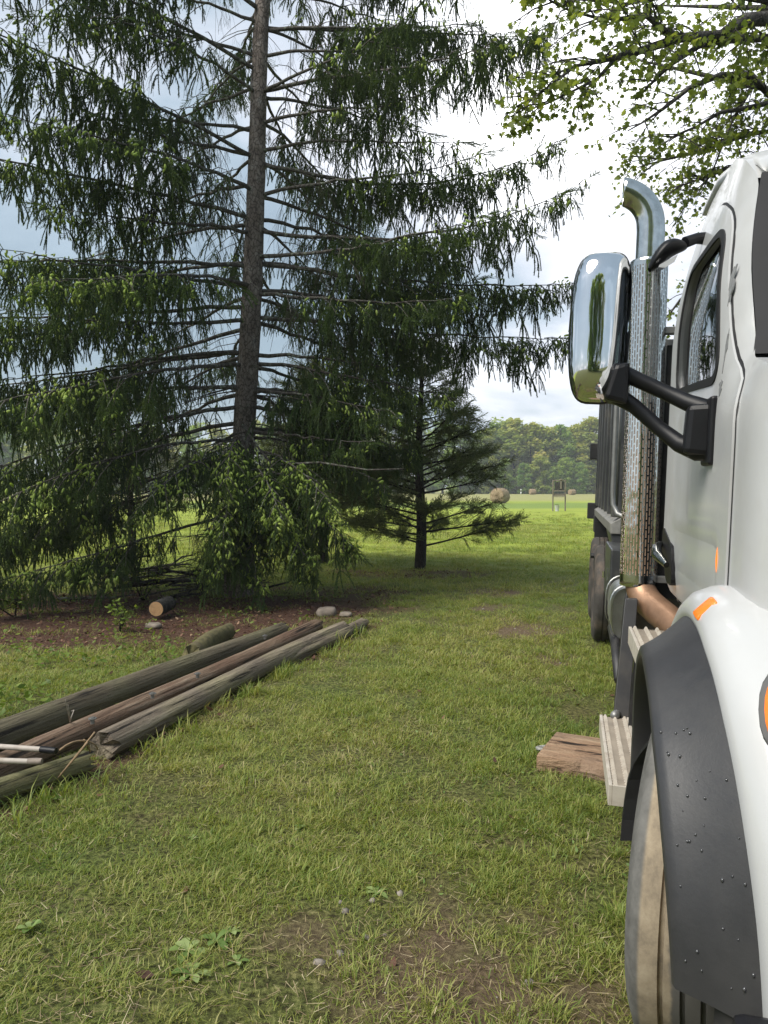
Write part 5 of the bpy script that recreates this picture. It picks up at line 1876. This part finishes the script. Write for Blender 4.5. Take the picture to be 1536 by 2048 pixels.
MB().add([(.055, 1.73, 2.618), (.135, 1.78, 2.675), (.135, 1.90, 2.675), (.055, 1.87, 2.618)], [(0, 1, 2, 3)]).build('mirror_face', M['mirror'], dv)

# ---- tank, tool box, grab rail
rows = []
for y in (3.12, 3.135, 3.60, 3.615):
    pr_ = rounded([(.0, .70), (.0, 1.045), (.40, 1.045), (.40, .70)], .13 if y in (3.135, 3.60) else .12, 7)
    sc_ = 1.0 if y in (3.135, 3.60) else .97
    rows.append([(.2 + (x - .2) * sc_, y, .87 + (z - .87) * sc_) for x, z in pr_])
mb = MB().grid(rows, closed=True)
n_ = len(rows[0])
mb.f += [tuple(range(n_)), tuple(range(3 * n_, 4 * n_))]
smooth_angle(mb.build('side_tank', M['alu'], truck), 35)
for y in (3.10, 3.62):
    pr_ = rounded([(-.012, .69), (-.012, 1.06), (.40, 1.06), (.40, .69)], .14, 7)
    MB().grid([[(x, y - .012, z) for x, z in pr_], [(x - .004, y - .006, z + .004) for x, z in pr_], [(x - .004, y + .006, z + .004) for x, z in pr_], [(x, y + .012, z) for x, z in pr_]], closed=True).build('tank_strap', M['alu'], truck)
MB().box(.03, .45, 4.05, 4.9, .78, 1.20).build('tool_box', M['dumpgrey'], truck, bevel=.012)
MB().box(.018, .03, 4.35, 4.40, .93, 1.02).tube([(.0, 4.38, .95), (.0, 4.38, 1.0)], .008, 6).build('box_latch', M['chrome'], truck)
MB().tube([(.04, 3.95, 2.75), (.018, 3.95, 2.5), (.02, 3.95, 1.62), (.025, 3.95, 1.53), (.055, 3.92, 1.465), (.10, 3.88, 1.445), (.16, 3.86, 1.45)], .019, 12).build('grab_rail', M['steelgrey'], truck, smooth=True)
MB().tube([(.05, 4.05, 2.75), (.05, 4.05, 1.52)], .016, 10).tube([(.13, 3.86, 1.42), (.13, 3.86, 1.48)], .012, 8).build('grab_rail_bracket', M['steelgrey'], truck, smooth=True)
MB().box(.24, .70, 3.0, 3.06, 1.0, 2.5).box(.30, .36, 3.2, 4.7, 1.25, 1.34).build('stack_frame', M['blackpaint'], truck, bevel=.006)

# ---- dump body
body = empty('dump_body'); body.parent = truck
Y0, Y1, ZB, ZT = 4.78, 9.25, 1.36, 2.86
MB().box(.14, .18, Y0, Y1, ZB, ZT).build('side_wall', M['dumpgrey'], body)
MB().box(TW - .18, TW - .14, Y0, Y1, ZB, ZT).build('side_wall', M['dumpgrey'], body)
MB().box(.18, TW - .18, Y0, Y0 + .05, ZB, ZT + .0).build('front_wall', M['dumpgrey'], body)
MB().box(.18, TW - .18, Y0 + .05, Y1, ZB, ZB + .05).build('floor', M['dumpgrey'], body)
MB().box(.10, TW - .10, Y1, Y1 + .07, ZB - .05, ZT - .1).build('tailgate', M['dumpgrey'], body, bevel=.01)
for xx in (.06, TW - .14):
    for y in (Y0, 5.55, 6.3, 7.05, 7.8, 8.55, Y1 - .10):
        wd = .16 if y == Y0 else .09
        MB().box(xx, xx + .08, y, y + wd, ZB + .05, ZT - .06).build('side_rib', M['dumpgrey'], body, bevel=.008)
    for z0, z1 in ((ZT - .06, ZT + .05),):
        MB().box(xx - .01, xx + .09, Y0, Y1, z0, z1).build('top_rail', M['dumpgrey'], body, bevel=.01)
    MB().hexa([(xx, Y0, ZB - .09), (xx + .08, Y0, ZB - .09), (xx + .08, Y1, ZB - .09), (xx, Y1, ZB - .09)], [(xx - .005, Y0, ZB - .005), (xx + .08, Y0, ZB + .05), (xx + .08, Y1, ZB + .05), (xx - .005, Y1, ZB - .005)]).build('bottom_rail', M['dumpedge'], body, bevel=.006)
for zz in (2.15, 1.33):
    MB().box(-.035, .10, Y1 - .06, Y1 + .12, zz - .11, zz + .11).build('tailgate_hinge', M['blackpaint'], body, bevel=.01)
MB().box(.05, .40, Y1 - .35, Y1 - .05, 1.05, 1.27).build('tail_lamp_box', M['blackpaint'], truck, bevel=.01)
MB().hexa([(.12, 4.80, 1.0), (.6, 4.80, 1.0), (.6, 5.2, 1.0), (.12, 5.2, 1.0)], [(.06, 4.80, ZB - .09), (.6, 4.80, ZB - .09), (.6, 5.6, ZB - .09), (.06, 5.6, ZB - .09)]).build('body_bracket', M['dumpgrey'], body, bevel=.006)
MB().box(.12, .62, 6.10, 6.14, .42, 1.22).build('mud_flap_front', M['rubber'], truck)
MB().box(.06, .64, 8.86, 8.89, .30, 1.2).build('mud_flap_rear', M['rubber'], truck)
MB().tube([(-.03, 6.95, .90), (.05, 6.95, .90)], .03, 8).build('side_marker', M['blackpaint'], truck)


# ------------------------------------------------------------------ old utility poles on the grass
def log_mat(name, c0, c1, c2, c3=None):
    m, t, b = new_mat(name)
    tcn = N(t, 'ShaderNodeTexCoord')
    mp = N(t, 'ShaderNodeMapping'); mp.inputs['Scale'].default_value = (14, .55, 14)
    L(t, tcn.outputs['Object'], mp.inputs[0])
    nz = N(t, 'ShaderNodeTexNoise', Scale=1.6, Detail=8.0, Roughness=0.62, Distortion=.2); L(t, mp.outputs[0], nz.inputs['Vector'])
    n2 = N(t, 'ShaderNodeTexNoise', Scale=1.1, Detail=5.0); L(t, tcn.outputs['Object'], n2.inputs['Vector'])
    n3 = N(t, 'ShaderNodeTexNoise', Scale=9.0, Detail=6.0, Roughness=.7); L(t, tcn.outputs['Object'], n3.inputs['Vector'])
    c = ramp(t, nz.outputs[0], [(.30, c0), (.52, c1), (.72, c2)])
    if c3:
        c = mixc(t, ramp(t, n2.outputs[0], [(.48, 0), (.62, .75)]), c, c3)
    c = mixc(t, ramp(t, nz.outputs[0], [(.375, .9), (.43, 0)]), c, (.012, .010, .009))
    L(t, c, b.inputs['Base Color']); b.inputs['Roughness'].default_value = .85; b.inputs['Specular IOR Level'].default_value = .25
    bp = N(t, 'ShaderNodeBump', Strength=1.0, Distance=.06)
    L(t, math_node(t, 'ADD', nz.outputs[0], math_node(t, 'MULTIPLY', n3.outputs[0], .4)), bp.inputs['Height']); L(t, bp.outputs[0], b.inputs['Normal'])
    return m


M['pole_a'] = log_mat('dark_weathered_pole', (.065, .053, .036), (.14, .118, .082), (.22, .19, .13), (.16, .15, .088))
M['pole_b'] = log_mat('red_brown_weathered_pole', (.075, .046, .032), (.21, .145, .10), (.38, .305, .23), (.155, .092, .064))
M['pole_c'] = log_mat('grey_weathered_pole', (.08, .062, .048), (.22, .18, .138), (.40, .34, .25), (.28, .25, .15))
M['pole_d'] = log_mat('olive_weathered_pole', (.06, .055, .03), (.16, .15, .075), (.27, .25, .14))
M['moss'] = simple('mossy_bark', (.12, .105, .045), .95, var=.5, vscale=16, bump=.8, bscale=22, dirt=(.07, .05, .035), dscale=8)
M['cutwood'] = simple('fresh_sawn_wood', (.48, .29, .14), .7, var=.25, vscale=12, dirt=(.30, .17, .085), dscale=10)


def log(a, b2, r0, r1, mat, name, label, group, seed, end='broken', cat='pole'):
    a, b2 = Vector(a), Vector(b2)
    ln = (b2 - a).length
    r = np.random.default_rng(seed)
    n, m_ = 22, max(6, int(ln / .16))
    rows = []
    for i in range(m_ + 1):
        f = i / m_
        bow = .03 * math.sin(math.pi * f * 1.3 + seed)
        rr = (r0 + (r1 - r0) * f) * (1 + .03 * math.sin(f * 9 + seed))
        jag = .0
        row = []
        for k in range(n):
            an = 2 * math.pi * k / n
            q = rr * (1 + .025 * math.sin(3 * an + seed + f * 2) + .012 * r.normal())
            yy = ln * f
            if end == 'broken' and i in (0, m_):
                yy += r.uniform(-.05, .05)
            row.append((q * math.cos(an) + bow, yy, q * math.sin(an)))
        rows.append(row)
    mb = MB().grid(rows, closed=True)
    mb.v += [(0, .0, 0), (0, ln, 0)]
    o0, o1 = len(mb.v) - 2, len(mb.v) - 1
    mb.f += [(o0, (k + 1) % n, k) for k in range(n)] + [(o1, m_ * n + k, m_ * n + (k + 1) % n) for k in range(n)]
    o = mb.build(name, mat, None, fix=False)
    smooth_angle(o, 50)
    o.location = a
    o.rotation_euler = (b2 - a).to_track_quat('Y', 'Z').to_euler()
    return tag(o, label, cat, group)


G = 'old poles lying on the grass'
def gp(px, py, z):
    d = at(px, py, 1.0) - Vector((0, 0, CAM_H))
    return Vector((0, 0, CAM_H)) + d * ((z - CAM_H) / d.z)


def ext(p, q, l_):
    return p + (p - q).normalized() * l_


A0, A1 = gp(20, 1470, .10), gp(560, 1262, .09)
log(ext(A0, A1, 2.5), A1, .105, .095, M['pole_a'], 'utility_pole', 'darkest olive black pole, the one furthest back of the three', G, 3)
B0, B1 = gp(20, 1530, .09), gp(632, 1252, .085)
log(ext(B0, B1, 2.0), B1, .090, .080, M['pole_b'], 'utility_pole', 'red brown cracked pole in the middle of the three', G, 5)
C0, C1 = gp(200, 1490, .088), gp(690, 1256, .085)
log(C0, C1, .088, .080, M['pole_c'], 'utility_pole', 'long grey cracked pole nearest the lawn', G, 8)
D0, D1 = gp(20, 1573, .075), gp(162, 1524, .075)
log(ext(D0, D1, 1.5), D1, .075, .070, M['pole_d'], 'utility_pole', 'short olive pole piece entering at the lower left edge', G, 10)
E0, E1 = gp(545, 1330, .05), gp(728, 1247, .05)
log(E0, E1, .085, .065, M['pole_c'], 'thin_pole', 'thin dark grey pole behind the far end of the pole nearest the lawn', G, 12)
log(gp(378, 1312, .09), gp(455, 1262, .09), .095, .085, M['moss'], 'mossy_log', 'short mossy log lying behind the three poles', None, 15, cat='log')
# hardware and rope stub on the poles
for k, (px, py) in enumerate(((185, 1430), (305, 1380), (395, 1340), (530, 1264))):
    p = gp(px, py + 8, .19)
    bt = MB().tube([p + Vector((0, 0, -.03)), p + Vector((0, 0, .012))], .014, 8).tube([p + Vector((0, 0, .0)), p + Vector((0, 0, .006))], .026, 10)
    # (the bolts are parts of the middle pole)
    ob = bt.build('bolt', M['steelgrey'], None, fix=False)
    par = [q for q in COL.objects if q.name.startswith('utility_pole')][1]
    bpy.context.view_layer.update()
    ob.parent = par
    ob.matrix_parent_inverse = (Matrix.Translation(par.location) @ par.rotation_euler.to_matrix().to_4x4()).inverted()

# pale poles with taped ends lying across the near logs
M['palepole'] = simple('pale_painted_pole', (.40, .355, .31), .6, var=.15, vscale=10, dirt=(.28, .22, .17), dscale=8)
M['tape'] = simple('worn_tape', (.21, .17, .14), .7, var=.4, vscale=30)
for i, (pa, pb, pc, zz, lab) in enumerate((((0, 1493), (85, 1499), (112, 1502), .225, 'upper of two pale poles lying across the logs at left'), ((0, 1521), (60, 1523), (84, 1523), .21, 'lower of two pale poles lying across the logs at left'))):
    a, b2, c = gp(*pa, zz), gp(*pb, zz), gp(*pc, zz)
    a2 = ext(a, b2, 1.2); a2.z = zz
    e = empty('pole_handle', b2)
    tag(e, lab, 'pole', 'pale poles on the logs')
    mb = MB().tube([a2 - b2, Vector((0, 0, 0))], .0145, 12); smooth_angle(mb.build('shaft', M['palepole'], e), 50)
    mb = MB().tube([Vector((0, 0, 0)) - (c - b2).normalized() * .01, (c - b2) * .5, c - b2], [.0175, .019, .017], 12); smooth_angle(mb.build('taped_end', M['tape'] if i else M['black'], e), 50)

# dry vine over the broken pole end
M['vine'] = simple('dry_vine', (.28, .19, .11), .8, var=.3, vscale=20)
vn = empty('dry_vine', gp(110, 1590, .02)); tag(vn, 'dry brown vine arching over the broken pole end at left', 'vine')
for pts in (((120, 1500, .27), (150, 1472, .30), (180, 1462, .32), (192, 1478, .26), (196, 1500, .18)), ((190, 1464, .31), (170, 1490, .26), (140, 1525, .18), (112, 1560, .06), (104, 1572, .02)),
            ((175, 1484, .28), (150, 1520, .2), (118, 1550, .08), (110, 1565, .02)), ((112, 1560, .05), (98, 1545, .10), (95, 1560, .05), (110, 1588, .01)), ((168, 1480, .26), (182, 1500, .15), (178, 1530, .04))):
    w = [gp(*p) - vn.location for p in pts]
    MB().tube([bez([w[0], w[1], w[-2], w[-1]], q / 8) for q in range(9)], [.006, .006, .0055, .005, .005, .0045, .004, .004, .003], 6).build('stem', M['vine'], vn, smooth=True)
# pale flower stalk between the poles
st = empty('dead_stalk', gp(140, 1470, .02)); tag(st, 'thin dead stalk standing between the back poles', 'plant')
for pts in (((142, 1465, .05), (141, 1440, .2), (136, 1410, .38)), ((141, 1440, .2), (148, 1420, .26), (143, 1422, .24)), ((141, 1450, .15), (136, 1425, .28), (131, 1400, .40))):
    w = [gp(*p) - st.location for p in pts]
    MB().tube(w, [.004, .003, .002], 5).build('stem', M['palepole'], st, smooth=True)

# sawn log end, brush pile and stones under the tree
a = gp(312, 1218, .12)
lg = empty('cut_log', (a.x, a.y, a.z)); tag(lg, 'cut log with pale orange sawn end facing the lawn', 'log')
ax_d = Vector((.12, .99, .03)).normalized()
smooth_angle(MB().tube([ax_d * .004, ax_d * .2, ax_d * .42], [.098, .10, .095], 18).build('bark', M['maplebark'], lg), 50)
cf = [ax_d * -.0 + (ax_d.orthogonal().normalized() * math.cos(q) + ax_d.cross(ax_d.orthogonal().normalized()) * math.sin(q)) * .092 for q in np.linspace(0, 6.283, 25)[:-1]]
MB().add([tuple(p) for p in cf], [tuple(range(24))]).add([tuple(p + ax_d * .01) for p in cf], [tuple(range(24))]).build('sawn_face', M['cutwood'], lg)
M['stone'] = simple('pale_flat_stone', (.24, .20, .165), .9, var=.3, vscale=8, bump=.5, bscale=14)


def stone(px, py, s, label, seed):
    r = np.random.default_rng(seed)
    bm = bmesh.new(); bmesh.ops.create_icosphere(bm, subdivisions=3, radius=1.0)
    for v in bm.verts:
        n_ = 1 + .25 * math.sin(v.co.x * 3 + seed) * math.cos(v.co.y * 2.3) + r.normal(0, .025)
        v.co = Vector((v.co.x * s[0] * n_, v.co.y * s[1] * n_, max(-.4, min(.55, v.co.z)) * s[2] * n_))
    me = bpy.data.meshes.new('stone'); bm.to_mesh(me); bm.free(); me.materials.append(M['stone'])
    o = bpy.data.objects.new('stone', me); COL.objects.link(o); smooth_angle(o, 45)
    p = gp(px, py, 0.0); o.location = (p.x, p.y, .02)
    tag(o, label, 'stone', 'stones under the spruce')


stone(652, 1228, (.16, .14, .11), 'larger pale flat stone beyond the far pole ends', 1)
stone(692, 1232, (.10, .09, .05), 'smaller flat stone right of the pale flat stone', 2)
stone(308, 1255, (.10, .08, .06), 'small pale stone in front of the sawn log end', 3)

random.seed(71)
bpile = empty('brush_pile', gp(360, 1195, 0)); tag(bpile, 'heap of bare cut branches under the left side of the spruce', 'brush pile')
for k in range(52):
    y_ = random.uniform(-.5, 1.6)
    a = Vector((random.uniform(-1.1, 1.0), y_, random.uniform(.02, .55) * (1 - abs(y_ - .5) * .3)))
    an = random.gauss(.15, .45)
    d = Vector((math.cos(an), math.sin(an) * .6, random.gauss(.12, .14)))
    l_ = random.uniform(.5, 1.5); r_ = random.uniform(.006, .026)
    pts = [a - d * l_ * .5, a - d * l_ * .15 + Vector((0, 0, random.gauss(0, .03))), a + d * l_ * .2 + Vector((0, 0, random.gauss(0, .03))), a + d * l_ * .5]
    pts = [Vector((p.x, p.y, max(p.z, .015))) for p in pts]
    mb = MB().tube(pts, [r_, r_ * .9, r_ * .75, r_ * .5], 6)
    for j in range(3):
        q = pts[1].lerp(pts[3], random.random())
        mb.tube([q, q + Vector((random.gauss(.1, .15), random.gauss(0, .15), random.gauss(.08, .1)))], [.005, .002], 4, cap=False)
    mb.build('stick', random.choice((M['branch'], M['darkbark'], M['maplebark'])), bpile, smooth=True, fix=False)

# ------------------------------------------------------------------ wooden block with rope loop under the truck step
m = log_mat('weathered_block', (.17, .095, .06), (.34, .225, .145), (.47, .35, .24), (.22, .16, .12))
m.node_tree.nodes['Mapping'].inputs['Scale'].default_value = (1.6, 7, 7)
M['block'] = m
b0, b1, b2, b3 = gp(1092, 1515, .085), gp(1232, 1537, .085), gp(1218, 1474, .085), gp(1102, 1462, .085)
bl = empty('wood_block', ((b0 + b1 + b2 + b3) / 4)); bl.location.z = 0
tag(bl, 'weathered wooden block lying on the grass under the truck step', 'wood block')
ctr = bl.location
ux = (b1 - b0).normalized(); ux.z = 0; ux.normalize(); uy = Vector((-ux.y, ux.x, 0))
hl, hw = (b1 - b0).length * .5 + .25, (b3 - b0).length * .5
bl.rotation_euler = (0, 0, math.atan2(ux.y, ux.x))
bl.location = ctr + ux * .25
random.seed(5)
rows = []
nn_ = 26
top_e = [hw + random.uniform(-.012, .004) for _ in range(nn_)]
for k in range(nn_):
    xx = -hl + 2 * hl * k / (nn_ - 1)
    chip = .022 if 6 < k < 10 else (.010 if 10 <= k < 14 else 0)
    w_ = hw - random.uniform(0, .004)
    rows.append([(xx, -w_, 0), (xx, -w_, .055 - chip), (xx, -w_ + .004 + chip * 1.2, .082 - chip * .5), (xx, -w_ + .03 + chip, .086 + random.uniform(-.001, .001)), (xx, 0, .087), (xx, w_ - .02, .086), (xx, w_, .078), (xx, w_, 0)])
mb = MB().grid(rows)
mb.f += [tuple(range(8)), tuple(range((nn_ - 1) * 8, nn_ * 8))]
smooth_angle(mb.build('timber', M['block'], bl), 30)
M['rope'] = simple('grey_rope', (.30, .30, .28), .9, var=.3, vscale=60, bump=.6, bscale=120)
rp = [(-hl + .02 - .085 * math.sin(math.pi * q), .035 * math.cos(math.pi * q) + .0, .055 - .012 * math.sin(math.pi * q)) for q in np.linspace(0, 1, 13)]
smooth_angle(MB().tube(rp, .011, 8).build('rope_loop', M['rope'], bl), 60)

# ------------------------------------------------------------------ field: bales, marker, stand, bucket
m, t, b = new_mat('rolled_hay')
tcn = N(t, 'ShaderNodeTexCoord')
nz = N(t, 'ShaderNodeTexNoise', Scale=5.0, Detail=8.0, Roughness=.75); L(t, tcn.outputs['Object'], nz.inputs['Vector'])
L(t, ramp(t, nz.outputs[0], [(.3, (.17, .115, .065)), (.5, (.31, .225, .135)), (.7, (.45, .35, .23))]), b.inputs['Base Color'])
b.inputs['Roughness'].default_value = .95
bp = N(t, 'ShaderNodeBump', Strength=1.0, Distance=.1); L(t, nz.outputs[0], bp.inputs['Height']); L(t, bp.outputs[0], b.inputs['Normal'])
M['hay'] = m


def bale(px, Y, r_, w_, rz, label, seed):
    rg = np.random.default_rng(seed)
    c = at(px, 990, Y)
    e = empty('hay_bale', (c.x, c.y, 0), (0, 0, rz)); tag(e, label, 'hay bale', 'round hay bales in the field')
    rows = []
    for xx, rr in ((-.5, .02), (-.5, .5), (-.5, .90), (-.46, .985), (-.3, 1.0), (-.1, 1.01), (.1, 1.0), (.3, 1.01), (.46, .985), (.5, .90), (.5, .5), (.5, .02)):
        row = []
        for k in range(36):
            a = 2 * math.pi * k / 36
            q = rr * r_ * (1 + rg.normal(0, .012))
            zz = r_ * .97 + q * math.sin(a)
            row.append((xx * w_ + rg.normal(0, .015), q * math.cos(a) * (1.05 if math.sin(a) < 0 else 1), max(0, zz)))
        rows.append(row)
    smooth_angle(MB().grid(rows, closed=True).build('roll', M['hay'], e), 50)
    # loose straw sticking out
    V, T = [], []
    for k in range(500):
        a = rg.uniform(0, 6.28); xx = rg.uniform(-.5, .5) * w_
        p = np.array([xx, r_ * math.cos(a), r_ * .97 + r_ * math.sin(a)])
        d = np.array([rg.normal(0, .6), math.cos(a), math.sin(a)]) + rg.normal(0, .5, 3); d = d / np.linalg.norm(d) * rg.uniform(.05, .13)
        s_ = np.array([.012, 0, 0]); o = len(V); V += [p - s_, p + s_, p + d]; T.append((o, o + 1, o + 2))
    tris_object('loose_straw', np.array(V), np.array(T), M['hay'], e)['kind'] = 'stuff'


bale(1000, 80, .80, 1.5, .95, 'nearest round hay bale, beside the cedar', 1)
bale(1065, 180, .66, 1.35, .25, 'small distant hay bale left of the wooden stand', 2)
bale(1144, 172, .62, 1.45, .5, 'distant hay bale right of the wooden stand', 3)
M['whitepost'] = simple('white_paint', (.78, .78, .76), .6, var=.08)
c = at(1042, 985, 185)
mk = empty('field_marker', (c.x, c.y, 0)); tag(mk, 'white marker post at the edge of the far wood', 'post')
MB().tube([(0, 0, 0), (0, 0, .62)], .12, 10).build('lower_tube', M['whitepost'], mk, smooth=True)
MB().tube([(0, 0, .62), (0, 0, .86)], .10, 10).build('dark_band', M['darkbark'], mk, smooth=True)
MB().tube([(0, 0, .86), (0, 0, 1.28)], .12, 10).build('upper_tube', M['whitepost'], mk, smooth=True)

M['oldwood'] = simple('grey_old_wood', (.20, .17, .13), .9, var=.35, vscale=4, stretch=(6, 6, .8))
c = at(1118, 1022, 54)
stn = empty('wooden_stand', (c.x, c.y, 0), (0, 0, .06)); tag(stn, 'tall grey wooden frame stand in the field', 'stand')
MB().box(-.48, -.40, -.04, .04, -.1, 2.16).build('post', M['oldwood'], stn)
MB().box(.40, .48, -.04, .04, -.1, 2.16).build('post', M['oldwood'], stn)
MB().box(-.47, .47, -.05, .05, 2.10, 2.19).build('top_rail', M['oldwood'], stn)
MB().box(-.40, .40, -.06, -.02, 1.38, 1.46).build('rail', M['oldwood'], stn)
MB().box(-.46, .46, -.16, .16, .98, 1.03).build('shelf', M['oldwood'], stn)
MB().box(-.42, .42, .02, .05, 1.06, 1.22).build('board', M['oldwood'], stn)
MB().hexa([(-.30, -.02, 1.46), (.36, -.02, 1.46), (.36, .02, 1.46), (-.30, .02, 1.46)], [(-.30, -.02, 2.02), (.36, -.02, 2.05), (.36, .02, 2.05), (-.30, .02, 2.02)]).build('back_panel', M['maplebark'], stn)
MB().box(.05, .17, -.07, -.03, 1.55, 2.10).tube([(-.02, -.05, 2.14), (.11, -.06, 2.22), (.22, -.05, 2.15)], .05, 8).build('hanging_bracket', M['oldwood'], stn)
M['bucket'] = simple('grey_white_bucket', (.55, .55, .56), .5, var=.15, vscale=5)
c = at(1114, 1023, 53.5)
bk2 = empty('bucket', (c.x, c.y, 0)); tag(bk2, 'pale bucket standing under the wooden stand', 'bucket')
rows = [[(r_ * math.cos(2 * math.pi * k / 20), r_ * math.sin(2 * math.pi * k / 20), z) for k in range(20)] for r_, z in ((.01, 0), (.12, 0), (.165, .40), (.18, .42), (.155, .42), (.15, .34), (.01, .34))]
smooth_angle(MB().grid(rows, closed=True).build('pail', M['bucket'], bk2), 40)
MB().tube([(-.16, 0, .40), (-.10, .12, .46), (.10, .12, .46), (.16, 0, .40)], .012, 6).build('bail_handle', M['black'], bk2)
MB().tube([(0, 0, .345), (0, 0, .352)], .148, 16).build('contents', M['black'], bk2)

# ------------------------------------------------------------------ the air over the field
hz_ = MB().box(-420, 420, -70, 420, -1.2, 32).build('haze', M['hay'], None)
hz_.data.materials.clear()
hm_ = bpy.data.materials.new('thin_air')
hm_.use_nodes = True
hm_.node_tree.nodes.clear()
ho_ = hm_.node_tree.nodes.new('ShaderNodeOutputMaterial')
hv_ = hm_.node_tree.nodes.new('ShaderNodeVolumePrincipled')
hv_.inputs['Color'].default_value = (.93, .95, .97, 1)
hv_.inputs['Density'].default_value = .0008
hm_.node_tree.links.new(hv_.outputs[0], ho_.inputs['Volume'])
hz_.data.materials.append(hm_)
tag(hz_, 'thin pale haze over the field', 'haze', kind='stuff')
